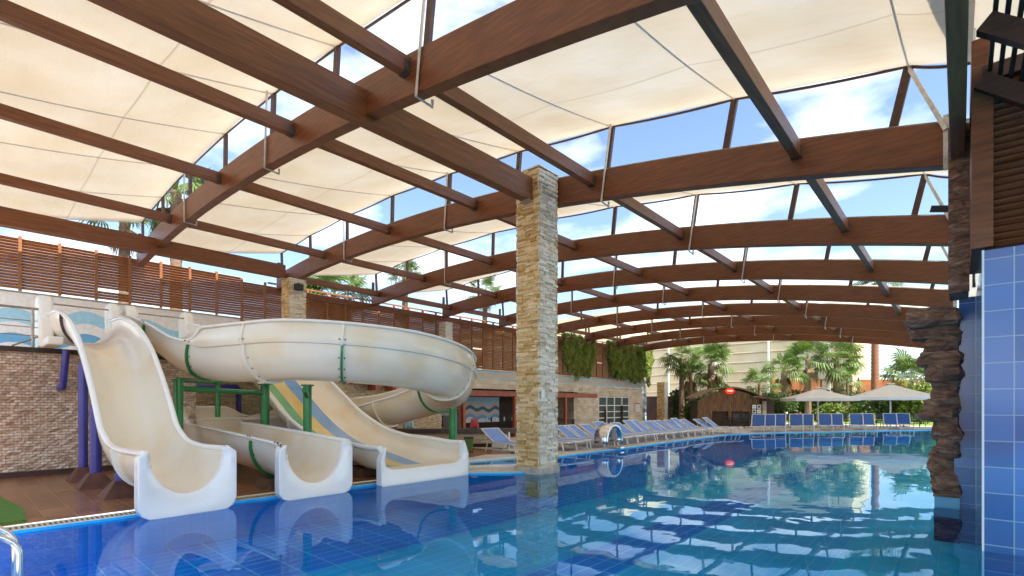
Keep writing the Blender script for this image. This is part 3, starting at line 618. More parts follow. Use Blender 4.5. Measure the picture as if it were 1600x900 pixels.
root = empty('platform_railing', (-14.1, 0, 2.66)); tag(root, 'thin steel guard railing on the platform left of the first slide', 'railing')
m = MB(); m.tube([(0, -2.5, 0.80), (0, 1.3, 0.80)], 0.025, 8); m.build('handrail', M['rail'], root, smooth=True)
for z in (0.25, 0.42, 0.55): MB().tube([(0, -2.5, z), (0, 1.3, z)], 0.010, 6).build('wire', M['rail'], root)
for y in (-1.2, 0.0, 1.1): MB().tube([(0, y, 0), (0, y, 0.8)], 0.022, 8).build('post', M['rail'], root)
MB().tube([(0, 0.8, 0.02), (0.0, 1.3, 0.30)], 0.02, 6).build('brace', M['rail'], root)

# ------------------------------------------------------------------ water slides
def catmull(pts, n=8):
    P = [Vector(p) for p in pts]; P = [2 * P[0] - P[1]] + P + [2 * P[-1] - P[-2]]; o = []
    for i in range(1, len(P) - 2):
        for j in range(n):
            t = j / n; a, b, c, d = P[i - 1], P[i], P[i + 1], P[i + 2]
            o.append(0.5 * ((2 * b) + (-a + c) * t + (2 * a - 5 * b + 4 * c - d) * t * t + (-a + 3 * b - 3 * c + d) * t ** 3))
    o.append(P[-2]); return o
def frames(pts):
    fr_ = []
    for i, p in enumerate(pts):
        t = pts[min(i + 1, len(pts) - 1)] - pts[max(i - 1, 0)]; th = Vector((t.x, t.y, 0)).normalized()
        right = Vector((th.y, -th.x, 0)); up = right.cross(t.normalized()); fr_.append((p, right, up if up.z > 0 else -up, t.normalized()))
    return fr_
def bowl(w_, d, n=14, e=2.4):
    """half pipe: list of (right, up) from the left rim down and up to the right rim, floor at 0"""
    o = []
    for i in range(n + 1):
        a = math.pi * i / n; c, s = math.cos(a), math.sin(a)
        x = -w_ * math.copysign(abs(c) ** (2 / e), c); z = d * (1 - abs(s) ** (2 / e)); o.append((x, z))
    return o
def offset_prof(pr, t):
    o = []
    for i, p in enumerate(pr):
        a = Vector(pr[max(i - 1, 0)]); b = Vector(pr[min(i + 1, len(pr) - 1)]); d = (b - a).normalized(); o.append((p[0] + d.y * t, p[1] - d.x * t))
    return o
def sweep(prof_fn, fr_, thick=0.035):
    m = MB(); rings = []; N_ = None
    for i, (p, r_, u, t) in enumerate(fr_):
        pr = prof_fn(i); of = offset_prof(pr, thick); loop = pr + list(reversed(of)); N_ = len(loop); k = len(m.v)
        for (a, b) in loop: m.v.append(tuple(p + r_ * a + u * b))
        rings.append(k)
    for a, b in zip(rings[:-1], rings[1:]):
        for j in range(N_):
            j2 = (j + 1) % N_; m.f.append((a + j, b + j, b + j2, a + j2))
    h = N_ // 2
    for k in (rings[0], rings[-1]):
        for j in range(h - 1): m.f.append((k + j, k + j + 1, k + N_ - 2 - j, k + N_ - 1 - j))
    return m
def rib(fr_i, prof, hgt=0.05, wd=0.03, thick=0.035, i0=0, i1=None):
    p, r_, u, t = fr_i; of = offset_prof(prof, thick - 0.004); of2 = offset_prof(prof, thick + hgt); i1 = len(prof) if i1 is None else i1
    m = MB(); ks = []
    for j in range(i0, i1):
        k = len(m.v)
        for q, s in ((of[j], -1), (of2[j], -1), (of2[j], 1), (of[j], 1)): m.v.append(tuple(p + r_ * q[0] + u * q[1] + t * s * wd))
        ks.append(k)
    for a, b in zip(ks[:-1], ks[1:]):
        for j in range(4): m.f.append((a + j, b + j, b + (j + 1) % 4, a + (j + 1) % 4))
    for k in (ks[0], ks[-1]): m.f.append((k, k + 1, k + 2, k + 3))
    return m
def bolts(fr_i, prof, off=0.07, thick=0.035, side=1, i0=0, i1=None, step=2, size=0.011, along=0.05):
    p, r_, u, t = fr_i; of = offset_prof(prof, thick); m = MB(); i1 = len(prof) if i1 is None else i1
    for j in range(i0, i1, step):
        q = of[j]
        for s in ((1, -1)):
            c = p + r_ * q[0] + u * q[1] + t * s * along; m.box(-size, size, -size, size, -size, size, at=c)
    return m
def exit_flange(P, T, w_in, d_in, w_out, z_bot, z_top, floor_z, thick=0.10, round_=0.16, n=28, e=2.4):
    """rounded face plate at the mouth of a chute, cut out by the chute's own section"""
    right = Vector((T.y, -T.x, 0)); inner = []; outer = []
    for i in range(n + 1):
        a = math.pi * i / n; c, s = math.cos(a), math.sin(a)
        inner.append((-w_in * math.copysign(abs(c) ** (2 / e), c), floor_z + d_in * (1 - abs(s) ** (2 / e))))
    inner[0] = (-w_in, z_top - 0.02); inner[-1] = (w_in, z_top - 0.02)
    # outer: from left top down, across the bottom, up the right
    H = z_top - z_bot; path = []
    def arc(cx, cz, r_, a0, a1, m_=6): return [(cx + r_ * math.cos(a0 + (a1 - a0) * q / m_), cz + r_ * math.sin(a0 + (a1 - a0) * q / m_)) for q in range(m_ + 1)]
    rt = 0.10
    path += arc(-w_out + rt, z_top - rt, rt, math.pi * 0.5, math.pi) + arc(-w_out + round_, z_bot + round_, round_, math.pi, 1.5 * math.pi) + arc(w_out - round_, z_bot + round_, round_, 1.5 * math.pi, 2 * math.pi) + arc(w_out - rt, z_top - rt, rt, 0, 0.5 * math.pi)
    ln = [0]
    for a, b in zip(path[:-1], path[1:]): ln.append(ln[-1] + math.dist(a, b))
    li = [0]
    for a, b in zip(inner[:-1], inner[1:]): li.append(li[-1] + math.dist(a, b))
    for i in range(n + 1):
        s = li[i] / li[-1] * ln[-1]; j = 0
        while j < len(ln) - 2 and ln[j + 1] < s: j += 1
        f = (s - ln[j]) / max(1e-6, ln[j + 1] - ln[j]); f = min(1, f); outer.append((path[j][0] + (path[j + 1][0] - path[j][0]) * f, path[j][1] + (path[j + 1][1] - path[j][1]) * f))
    m = MB()
    def pt(a, z, d): q = Vector((P.x, P.y, 0)) + right * a + Vector((T.x, T.y, 0)).normalized() * d; return (q.x, q.y, z)
    mid = [((a[0] * 0.55 + b[0] * 0.45), (a[1] * 0.55 + b[1] * 0.45)) for a, b in zip(inner, outer)]
    rows = [(inner, -0.06), (inner, thick * 0.45), (mid, thick), (outer, thick), (outer, -0.06)]
    for i in range(n + 1):
        for rr, d in rows: m.v.append(pt(rr[i][0], rr[i][1], d))
    for i in range(n):
        for j in range(5): a = i * 5 + j; b = i * 5 + (j + 1) % 5; m.f.append((a, b, b + 5, a + 5))
    for i in (0, n): m.f.append(tuple(i * 5 + j for j in range(5)))
    return m
def finish(o, deg=45, bev=0.012):
    bm = bmesh.new(); bm.from_mesh(o.data); bmesh.ops.recalc_face_normals(bm, faces=bm.faces); bm.to_mesh(o.data); bm.free()
    autosmooth(o, deg)
    if bev:
        b = o.modifiers.new('bevel', 'BEVEL'); b.width = bev; b.segments = 3; b.limit_method = 'ANGLE'; b.angle_limit = R(50)
    return o
def rims(fr_, prof_fn, root, which=(0, -1), r_=0.045, lift=0.0, m=None):
    for wch in which:
        pts = []
        for i, (p, rt, u, t) in enumerate(fr_):
            q = prof_fn(i)[wch]; s = 1 if q[0] > 0 else -1; pts.append(p + rt * (q[0] + s * 0.02) + u * (q[1] + lift))
        finish(MB().tube(pts, r_, 10).build('rim', m or M['gel'], root), 60, 0)
def hood(root, X, y0, y1, z0, zt, dep=0.55):
    """starting gate: two rounded side cheeks and a grab bar"""
    for s, y in ((1, y0), (-1, y1)):
        n = 10; out_ = [(-dep, z0)]
        for i in range(n + 1):
            a = math.pi * (1 - i / n); out_.append((-dep * 0.62 + 0.26 * math.cos(a) * 1.2, zt - 0.2 + 0.2 * math.sin(a)))
        out_ += [(0.02, z0 + (zt - z0) * 0.60), (0.12, z0 + (zt - z0) * 0.56), (0.14, z0)]
        m = MB(); k = len(out_)
        ya_, yb_ = (y - 0.16, y + 0.08) if s > 0 else (y - 0.06, y + 0.14)
        m.v = [(X + a, ya_, z) for a, z in out_] + [(X + a, yb_, z) for a, z in out_]
        m.f = [tuple(range(k)), tuple(reversed(range(k, 2 * k)))] + [(i, i + k, (i + 1) % k + k, (i + 1) % k) for i in range(k)]
        finish(m.build('side_cheek', M['fibre_out'], root), 40, 0.06)
    finish(MB().tube([(X - dep * 0.3, y0, zt - 0.18), (X - dep * 0.3, y1, zt - 0.18)], 0.018, 8).build('grab_bar', M['rail'], root), 60, 0)
def leg(root, x, y, z0, z1, r_, m, foot=None, name='support_post', head=None):
    o = finish(MB().tube([(x, y, z0), (x, y, z1)], r_, 18).build(name, m, root), 50, 0)
    if foot:
        f_ = MB(); a = foot; b_ = r_ * 1.1; hz = 0.30
        f_.add([(x - a, y - a, 0.05), (x + a, y - a, 0.05), (x + a, y + a, 0.05), (x - a, y + a, 0.05), (x - b_, y - b_, hz), (x + b_, y - b_, hz), (x + b_, y + b_, hz), (x - b_, y + b_, hz)], [(0,3,2,1),(4,5,6,7),(0,1,5,4),(1,2,6,5),(2,3,7,6),(3,0,4,7)])
        f_.build('footing', M['footing'], o, bevel=0.008)
    if head:
        h = MB(); h.tube([(x, y, z1 - 0.03), (x, y, z1)], r_ * 1.5, 16); h.build('flange_plate', m, o)
    return o

# --- slide A: steep open chute on the left
root = empty('water_slide', (-8, 2.1, 0)); tag(root, 'steep straight cream water slide, leftmost, with blue support posts', 'water slide', None)
root.location = (0, 0, 0)
profA = [(-14.35, 3.40), (-13.9, 3.38), (-13.3, 3.36), (-12.5, 3.14), (-11.8, 2.75), (-11.3, 2.30), (-10.9, 1.87), (-10.45, 1.33), (-10.0, 1.06), (-9.6, 0.93), (-9.0, 0.87), (-8.4, 0.87), (-7.98, 0.88)]
def yA(x): return 1.86 + (x + 14) / 6 * 0.32
cl = catmull([(x, yA(x), z - 0.60) for x, z in profA], 5); frA = frames(cl); pA = bowl(0.50, 0.58, 20, 2.25)
pfA = lambda i: pA
finish(sweep(pfA, frA).build('chute', M['fibre'], root), 50, 0); rims(frA, pfA, root)
e = frA[-1]; finish(exit_flange(e[0], e[3], 0.455, 0.60, 0.60, -0.01, 0.90, e[0].z, 0.12, 0.17, e=2.1).build('exit_lip', M['gel'], root), 40, 0.02)
hood(root, -14.05, yA(-14) - 0.52, yA(-14) + 0.54, 2.66, 3.80)
for q, gm in ((13, 'blue'), (48, 'blue')):
    o = rib(frA[q], pA, 0.045, 0.02).build('support_hoop', M['bolt'] if q == 13 else M['gel'], root)
    bolts(frA[q], pA, i1=8).build('bolts', M['bolt'], o)
b_ = MB().bar((-13.95, 1.35, 2.75), (-13.1, 1.35, 2.75), 0.25, 0.16).build('step_box', M['fibre_out'], root, bevel=0.03)
leg(root, -12.59, 1.69, 0.30, 2.30, 0.075, M['blue'], 0.24)
leg(root, -11.39, 1.70, 0.30, 1.5, 0.085, M['blue'], 0.27)
leg(root, -9.95, 1.80, 0.25, 0.42, 0.085, M['blue'], 0.27)
o = finish(MB().tube([(-14.0, 1.5, 1.85), (-13.55, 1.5, 1.85), (-13.5, 1.5, 1.9), (-13.5, 1.55, 2.6)], 0.06, 12).build('wall_strut', M['blue'], root), 50, 0)

# --- slide B: spiral flume with a high outer wall on its ring
root = empty('water_slide', (0, 0, 0)); tag(root, 'curling cream water slide with a raised ring on green posts', 'water slide', None)
ringc = Vector((-10.9, 6.45)); RR = 2.32
def rg(phi): return (ringc.x + RR * math.cos(R(phi)), ringc.y + RR * math.sin(R(phi)))
ctl = [(-14.35, 3.28, 2.80), (-13.7, 3.28, 2.76), (-13.0, 3.32, 2.55), (-12.3, 3.50, 2.20), (-11.6, 3.85, 2.02)]
for ph, z in ((-78, 2.00), (-55, 2.01), (-30, 1.96), (-5, 1.88), (20, 1.74), (45, 1.56), (70, 1.38), (95, 1.20), (118, 0.98)):
    x, y = rg(ph); ctl.append((x, y, z))
ctl += [(-13.15, 8.05, 0.70), (-13.95, 7.1, 0.54), (-14.25, 6.05, 0.48), (-14.15, 5.1, 0.46), (-13.7, 4.40, 0.46), (-12.9, 4.06, 0.41), (-11.8, 4.02, 0.38), (-10.6, 4.02, 0.33), (-9.4, 4.01, 0.28), (-8.6, 4.01, 0.24), (-7.97, 4.01, 0.21)]
cl = catmull(ctl, 5); frB = frames(cl); nB = len(frB)
def ss(a, b, x): t = max(0, min(1, (x - a) / (b - a))); return t * t * (3 - 2 * t)
i_hi0, i_hi1 = 20, 5 * 15
base = bowl(0.56, 0.66, 18, 2.3)
def pfB(i):
    h = 0.36 * ss(16, 21, i) * (1 - ss(i_hi1, i_hi1 + 8, i)) + 0.30 * ss(82, 85, i) * (1 - ss(94, 98, i))
    h = max(h, 0.002)
    return base + [(0.62, 0.665), (0.63, 0.67 + h * 0.15), (0.60, 0.67 + h * 0.6), (0.555, 0.67 + h), (0.60, 0.68 + h * 1.0)]
finish(sweep(pfB, frB).build('flume', M['fibre'], root), 50, 0)
lf = []
rims(frB, pfB, root, which=(0,), r_=0.04); rims(frB, lambda i: [pfB(i)[18]], root, which=(0,), r_=0.035); rims(frB, pfB, root, which=(-1,), r_=0.028)
e = frB[-1]; finish(exit_flange(e[0], e[3], 0.485, 0.64, 0.63, -0.02, 0.87, e[0].z, 0.12, 0.17, e=2.1).build('exit_lip', M['gel'], root), 40, 0.02)
hood(root, -14.05, 2.80, 3.86, 2.66, 3.80)
for q, gm in ((9, 'green'), (17, 'green'), (26, 'gel'), (34, 'green'), (47, 'gel'), (56, 'green'), (66, 'gel'), (74, 'gel'), (112, 'green'), (120, 'gel')):
    pr = pfB(q); o = rib(frB[q], pr, 0.05, 0.018, i0=0, i1=19).build('support_hoop', M['green'] if gm == 'green' else M['fibre_out'], root)
    bolts(frB[q], pr, i0=10, i1=23, step=2).build('bolts', M['bolt'], o)
    if 20 <= q <= 78: rib(frB[q], pr, 0.03, 0.02, i0=18, i1=24).build('joint', M['fibre_out'], o)
x4, y4 = rg(47)
leg(root, -11.75, 3.05, 0.05, 2.02, 0.085, M['green'], 0.20, head=True)
leg(root, -12.4, 5.0, 0.05, 2.0, 0.10, M['green'], 0.20, head=True)
x3, y3 = rg(-58); leg(root, -10.15, 4.95, 0.05, 1.92, 0.085, M['green'], 0.22, head=True)
leg(root, x4 + 0.05, y4 + 0.05, 0.05, 1.42, 0.10, M['green'], 0.22, head=True)
leg(root, -13.4, 4.3, 1.2, 2.1, 0.06, M['green'], None)
for a, b, mm in (((-11.75, 3.05, 1.83), (-12.4, 5.0, 1.78), 'green'), ((-11.75, 3.05, 2.0), (-13.6, 4.4, 2.05), 'green'), ((-10.15, 4.95, 1.66), (-9.75, 4.7, 1.80), 'green')):
    finish(MB().tube([a, b], 0.055, 12).build('cross_beam', M[mm], root), 50, 0)
MB().box(-9.35, -8.75, 3.62, 4.35, 0.05, 0.22).build('concrete_block', M['block'], root, bevel=0.01)
# blue service pipes against the wall behind the spiral
root2 = empty('blue_pipework', (-15.3, 4.5, 0)); tag(root2, 'dark blue water pipes on the stone wall behind the spiral slide', 'pipes')
for pts in ([(-0.0, -0.5, 2.0), (0.0, 0.9, 2.0), (0, 0.95, 1.95), (0, 0.95, 0.05)], [(0, 2.1, 2.3), (0, 2.1, 0.05)], [(0.2, 2.9, 2.4), (0.2, 2.9, 0.05)]):
    finish(MB().tube(pts, 0.07, 12).build('pipe', M['blue'], root2), 50, 0)
finish(MB().tube([(0.25, 1.6, 2.3), (0.25, 1.6, 0.05)], 0.07, 12).build('pipe', M['green'], root2), 50, 0)

# --- slide C: broad slide with coloured lanes
root = empty('water_slide', (0, 0, 0)); tag(root, 'broad cream water slide with green, yellow and blue lanes', 'water slide', None)
profC = [(-16.4, 2.72), (-15.6, 2.66), (-14.9, 2.50), (-14.1, 2.08), (-13.3, 1.64), (-12.5, 1.20), (-11.8, 0.88), (-11.0, 0.62), (-10.2, 0.48), (-9.4, 0.38), (-8.6, 0.27), (-7.98, 0.27)]
cl = catmull([(x, 6.32, z) for x, z in profC], 5); frC = frames(cl)
def pfC(i):
    x = frC[i][0].x; hgt = 0.42 - 0.12 * ss(8.6, 10.2, -x)
    left = [(-1.02, hgt), (-1.0, hgt * .5), (-0.95, 0.09), (-0.86, 0.015)]
    lanes = [(-0.80, 0.0), (-0.66, 0.0), (-0.42, 0.0), (-0.08, 0.0), (0.30, 0.0), (0.62, 0.0)]
    right = [(0.80, 0.015), (0.93, 0.09), (1.0, hgt * .5), (1.02, hgt)]
    return [(-a, z) for a, z in reversed(left + lanes + right)]
mC = sweep(pfC, frC); oC = mC.build('slide_bed', M['fibre'], root)
for nm in ('lane_green', 'lane_yellow', 'lane_blue'):
    c1 = {'lane_green': ((0.10, 0.36, 0.12), (0.16, 0.44, 0.18)), 'lane_yellow': ((0.72, 0.50, 0.11), (0.80, 0.60, 0.20)), 'lane_blue': ((0.14, 0.33, 0.64), (0.20, 0.42, 0.72))}[nm]
    M[nm] = noisy(nm, c1[0], c1[1], 2, 0.25, coat=0.3); 
for nm, j in (('lane_green', 7), ('lane_yellow', 6), ('lane_blue', 5)):
    s = MB(); k = []
    for i in range(2, len(frC) - 4):
        p, r_, u, t = frC[i]; a, b = pfC(i)[j], pfC(i)[j + 1]; v = i / len(frC)
        s.v += [tuple(p + r_ * (a[0]) + u * (a[1] + 0.004)), tuple(p + r_ * (b[0] - 0.004) + u * (b[1] + 0.004))]
    for i in range(len(s.v) // 2 - 1): s.f.append((i * 2, i * 2 + 2, i * 2 + 3, i * 2 + 1))
    s.build('coloured_lane', M[nm], root, smooth=True)['label'] = nm.split('_')[1] + ' lane strip'
finish(oC, 50, 0); rims(frC, pfC, root, r_=0.05)
e = frC[-1]; finish(exit_flange(e[0], e[3], 0.965, 0.41, 1.09, -0.02, 0.71, e[0].z, 0.11, 0.05, n=40, e=7).build('exit_lip', M['gel'], root), 40, 0.02)
for q in (14, 30): 
    o = rib(frC[q], pfC(q), 0.05, 0.02).build('support_hoop', M['fibre_out'], root); bolts(frC[q], pfC(q), i1=4, step=1).build('bolts', M['bolt'], o)
leg(root, -12.2, 5.6, 0.05, 0.85, 0.07, M['blue'], 0.2); leg(root, -12.2, 7.1, 0.05, 0.85, 0.07, M['blue'], 0.2)
MB().box(-9.6, -8.9, 5.45, 7.3, 0.05, 0.22).build('concrete_block', M['block'], root, bevel=0.01)

# ------------------------------------------------------------------ pool bar
root = empty('pool_bar', (-15.4, 13.1, 0)); tag(root, 'open poolside bar with red posts and wavy painted panels', 'bar')
MB().box(-6.0, 0.15, 0.15, 11.2, 2.46, 2.56).build('roof', M['stone_pale'], root)
MB().box(0.15, 0.30, 0.15, 11.2, 2.18, 2.60).build('fascia', M['stone_pale'], root, bevel=0.01)
MB().box(-0.05, 0.14, 0.15, 11.2, 1.88, 2.12).build('beam', M['red'], root)
for y in (1.0, 4.2, 8.2): MB().box(-0.05, 0.10, y, y + 0.14, 0.05, 1.88).build('post', M['red'], root)
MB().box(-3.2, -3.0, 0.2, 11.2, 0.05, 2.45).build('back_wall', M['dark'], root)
MB().box(-3.0, -2.95, 1.2, 3.4, 0.6, 1.9).build('wave_panel', M['wave_panel'], root)
MB().box(-3.0, -2.95, 3.6, 6.4, 0.6, 1.9).build('wave_panel', M['wave_panel'], root)
MB().box(-3.0, -2.9, 3.4, 3.6, 0.3, 2.2).build('frame', M['red'], root)
MB().box(-2.0, -1.95, 0.7, 2.4, 1.45, 1.72).build('menu_board', M['white'], root)
MB().box(-2.4, -1.9, 1.6, 2.6, 0.05, 1.0).build('shelf', M['counter'], root)
for i in range(7): 
    y = 3.7 + i * 0.3; MB().tube([(-1.2, y, 0.70), (-1.2, y, 0.86), (-1.2, y, 0.92)], [0.04, 0.04, 0.015], 8).build('bottle', M['black'] if i % 2 else M['white'], root)
# timber brackets on the wall next to the bar
root = empty('timber_brackets', (-15.45, 9.5, 2.1)); tag(root, 'pair of reddish timber brackets on the stone wall above the bar', 'bracket')
MB().box(0, 0.25, -0.5, 1.3, 0.1, 0.25).build('ledger', M['red'], root); MB().box(0, 0.5, 0.2, 0.35, -0.1, 0.1).build('bracket', M['red'], root); MB().box(0, 0.5, 0.9, 1.05, -0.1, 0.1).build('bracket', M['red'], root)
# counter in front of the bar
ang = R(YAW)
root = empty('bar_counter', (-12.4, 11.75, 0), ang); tag(root, 'low stone bar counter with dark top behind the green post', 'counter')
MB().box(-2.6, 1.35, 0.0, 0.5, 0.18, 0.52).build('stone_base', M['stone_pale'], root)
MB().box(-2.62, 1.37, 0.04, 0.5, 0.05, 0.178).build('plinth', M['dark'], root)
MB().box(-2.9, 1.6, -0.08, 0.65, 0.523, 0.68).build('counter_top', M['counter'], root, bevel=0.01)
for i, (x, nm, lab, cat, mt) in enumerate(((-2.15, 'towel', 'pale blue towels hanging above the bar counter', 'towel', 'towel_blue'), (0.12, 'towel', 'red towel hung on the bar behind the green bin', 'towel', 'towel_red'), (-2.75, 'towel', 'dark red towel at the left end of the bar counter', 'towel', 'towel_red'))):
    m = MB(); n = 10; w2 = 0.20 if i != 1 else 0.16
    q0 = Matrix.Rotation(ang, 3, 'Z'); 
    for a in range(n + 1):
        for z in range(5):
            u = -w2 + 2 * w2 * a / n; zz = 0.69 + 0.34 * z / 4; ww = 0.03 * math.sin(a * 2.1) * (1.2 - z / 4)
            v = q0 @ Vector((u * (0.65 + 0.35 * (1 - z / 4)), 0.25 + ww, 0)); m.v.append((v.x, v.y, zz))
    for a in range(n):
        for z in range(4): k = a * 5 + z; m.f.append((k, k + 5, k + 6, k + 1))
    o = m.build(nm, M[mt], smooth=True); o.location = Vector((-12.4, 11.75, 0)) + q0 @ Vector((x, 0, 0)); s = o.modifiers.new('t', 'SOLIDIFY'); s.thickness = 0.02; tag(o, lab, cat)
q0 = Matrix.Rotation(ang, 3, 'Z')
root = empty('white_cabinet', tuple(Vector((-12.4, 11.75, 0)) + q0 @ Vector((1.0, -0.55, 0))), ang); tag(root, 'small white cabinet against the bar counter beside the pillar', 'cabinet')
MB().box(-0.25, 0.25, 0, 0.35, 0.08, 0.45).build('body', M['white'], root, bevel=0.01); MB().box(-0.23, 0.23, -0.012, 0, 0.10, 0.43).build('door', M['whiteframe'], root, bevel=0.004)
root = empty('shower_pole', tuple(Vector((-12.4, 11.75, 0)) + q0 @ Vector((1.32, -0.9, 0)))); tag(root, 'slim white pole beside the cabinet', 'pole')
MB().tube([(0, 0, 0.05), (0, 0, 0.62)], 0.03, 10).build('pole', M['white'], root); MB().box(-0.1, 0.1, -0.1, 0.1, 0.05, 0.07).build('base', M['white'], root)
root = empty('litter_bin', (-11.2, 10.55, 0.05), ang); tag(root, 'green wheeled litter bin with dark lid behind the broad slide', 'bin')
m = MB(); m.add([(-0.10, -0.1, 0.03), (0.10, -0.1, 0.03), (0.10, 0.1, 0.03), (-0.10, 0.1, 0.03), (-0.14, -0.13, 0.42), (0.14, -0.13, 0.42), (0.14, 0.13, 0.42), (-0.14, 0.13, 0.42)], [(0,3,2,1),(4,5,6,7),(0,1,5,4),(1,2,6,5),(2,3,7,6),(3,0,4,7)]); m.build('body', M['bingreen'], root, bevel=0.01)
MB().box(-0.15, 0.15, -0.14, 0.15, 0.42, 0.47).build('lid', M['black'], root, bevel=0.01); MB().tube([(-0.12, 0.12, 0.06), (0.12, 0.12, 0.06)], 0.05, 10).build('wheel', M['black'], root)

# ------------------------------------------------------------------ stone pool house
root = empty('pool_house', (-17, 24.5, 0)); tag(root, 'pale stone flat roofed pool house with white gridded window', 'building')
def P(nm, m, *b, bev=0.0): return MB().box(*b).build(nm, m, root, bevel=bev)
for b in ((-4.7, 0, 0.0, 2.75, 0.0, 2.56), (-4.7, 0, 6.75, 8.6, 0.0, 2.56), (-4.7, 0, 2.75, 6.75, 2.05, 2.56)): P('wall', M['stone_pale'], *b)
P('roof', M['stone_pale'], -4.7, 0.08, -0.08, 8.68, 2.562, 2.66, bev=0.01)
wroot = P('window', M['white'], -0.12, -0.04, 2.75, 6.75, 0.06, 0.16)
def W(nm, m, *b): return MB().box(*b).build(nm, m, wroot)
W('pane', M['glass'], -0.11, -0.09, 2.8, 6.7, 0.16, 2.04)
fr2 = MB()
for yy in (2.75, 3.73, 4.71, 5.69, 6.67): fr2.box(-0.08, -0.03, yy, yy + 0.08, 0.16, 2.04)
for zz in (0.62, 1.02, 1.42, 1.97): fr2.box(-0.085, -0.035, 2.75, 6.75, zz, zz + 0.06)
fr2.build('frame', M['white'], wroot)
P('door_post', M['darkwood'], 0.02, 0.12, 5.5, 5.62, 0.05, 1.45); P('door_post', M['darkwood'], 0.02, 0.10, 3.4, 3.5, 0.05, 1.2)
root = empty('wall_notice', (-16.95, 31.9, 1.0)); tag(root, 'white notice with red heading on the pool house wall', 'notice')
MB().box(0, 0.03, 0, 0.62, 0, 0.62).build('board', M['white'], root); MB().box(0.031, 0.04, 0, 0.62, 0.54, 0.62).build('heading', M['red'], root)
for i in range(4): MB().box(0.031, 0.036, 0.08, 0.54, 0.08 + i * 0.11, 0.11 + i * 0.11).build('text_line', M['steel'], root)
root = empty('wall_speaker', (-16.6, 24.35, 2.0)); tag(root, 'black horn speaker on the side of the pool house', 'speaker')
MB().box(-1.2, 0.0, -0.2, 0.0, 0.05, 0.22).build('arm', M['darkwood'], root); MB().tube([(-0.1, -0.15, 0.1), (-0.1, -0.4, 0.05)], [0.1, 0.2], 12).build('horn', M['black'], root)
root = empty('serving_ledge', (-15.6, 20.3, 0.05)); tag(root, 'dark timber serving ledge beside the pool house', 'ledge')
MB().box(-1.0, 0.1, 0, 2.1, 0.62, 0.70).build('top', M['darkwood'], root); MB().box(0.02, 0.1, 2.0, 2.1, 0, 0.62).build('leg', M['darkwood'], root); MB().box(-1.0, -0.2, 0.2, 2.0, 0.0, 0.30).build('shelf', M['dark'], root)

# ------------------------------------------------------------------ sun loungers
def make_lounger(seat_m, back_deg=30):
    root = empty('sun_lounger', (0, 0, 0)); W2 = 0.33; H = 0.28
    f_ = MB(); f_.tube([(0, -W2, H), (1.25, -W2, H)], 0.022, 6); f_.tube([(0, W2, H), (1.25, W2, H)], 0.022, 6); f_.tube([(0, -W2, H), (0, W2, H)], 0.022, 6); f_.tube([(1.25, -W2, H), (1.9, -W2, H)], 0.022, 6); f_.tube([(1.25, W2, H), (1.9, W2, H)], 0.022, 6); f_.tube([(1.9, -W2, H), (1.9, W2, H)], 0.022, 6)
    f_.build('frame', M['whiteframe'], root)
    MB().box(0.02, 1.20, -W2 + 0.02, W2 - 0.02, H - 0.012, H + 0.006).build('seat', seat_m, root)
    a = R(back_deg); c, s = math.cos(a), math.sin(a); bx_, bz = 1.22, H + 0.01; Lb = 0.78
    m = MB(); m.add([(bx_, -W2 + 0.03, bz), (bx_ + Lb * c, -W2 + 0.03, bz + Lb * s), (bx_ + Lb * c, W2 - 0.03, bz + Lb * s), (bx_, W2 - 0.03, bz), (bx_ + .012 * s, -W2 + 0.03, bz - .012 * c), (bx_ + Lb * c + .012 * s, -W2 + 0.03, bz + Lb * s - .012 * c), (bx_ + Lb * c + .012 * s, W2 - 0.03, bz + Lb * s - .012 * c), (bx_ + .012 * s, W2 - 0.03, bz - .012 * c)], [(0,1,2,3),(7,6,5,4),(0,4,5,1),(1,5,6,2),(2,6,7,3),(3,7,4,0)])
    m.build('backrest', seat_m, root)
    m = MB()
    for y in (-W2, W2): m.tube([(bx_, y, bz), (bx_ + Lb * c, y, bz + Lb * s)], 0.022, 6); m.tube([(1.62, y, H), (bx_ + 0.5 * c, y, bz + 0.5 * s)], 0.014, 5)
    m.tube([(bx_ + Lb * c, -W2, bz + Lb * s), (bx_ + Lb * c, W2, bz + Lb * s)], 0.022, 6); m.build('back_frame', M['whiteframe'], root)
    for x, dx in ((0.22, -0.08), (1.55, 0.10)):
        for y in (-W2, W2): MB().tube([(x, y, H), (x + dx, y, 0)], 0.022, 6).build('leg', M['whiteframe'], root)
    return root
protoL = make_lounger(M['sling']); protoL2 = make_lounger(M['sling'], 37)
protoD = make_lounger(M['sling_dark'], 52)
LB = []
ys = []
y = 12.95
for k in range(9): ys += [y, y + 0.72]; y += 1.62
ys = [yy for yy in ys if yy < 26.9]
edge_lab = ['behind the pillar', 'just right of the pillar', 'facing the pool house corner', 'left of the steel water cannon', 'behind the steel water cannon', 'just right of the water cannon', 'before the gridded window', 'before the door of the pool house', 'before the red headed notice', 'before the wall corner']
for i, yy in enumerate(ys):
    o = protoL if i == 0 else (protoL2 if i == 5 else copy_tree(protoL2 if i in (8, 9, 14, 17) else protoL))
    o.location = (-8.98 + 0.05 * math.sin(i * 5.1) if yy < 24.5 else -8.95 + 0.33 * (yy - 24.5), yy, 0.055); o.rotation_euler = (0, 0, R(180 - 4 + 5 * math.sin(i * 2.3)))
    nth = ['first', 'second', 'third', 'fourth', 'fifth', 'sixth', 'seventh', 'eighth', 'ninth', 'tenth', 'eleventh', 'twelfth', 'thirteenth', 'fourteenth', 'fifteenth', 'sixteenth', 'seventeenth', 'eighteenth'][i]
    tag(o, 'pale blue sun lounger, %s along the left poolside from the tall pillar' % nth, 'sun lounger', 'pale blue sun loungers along the left poolside')
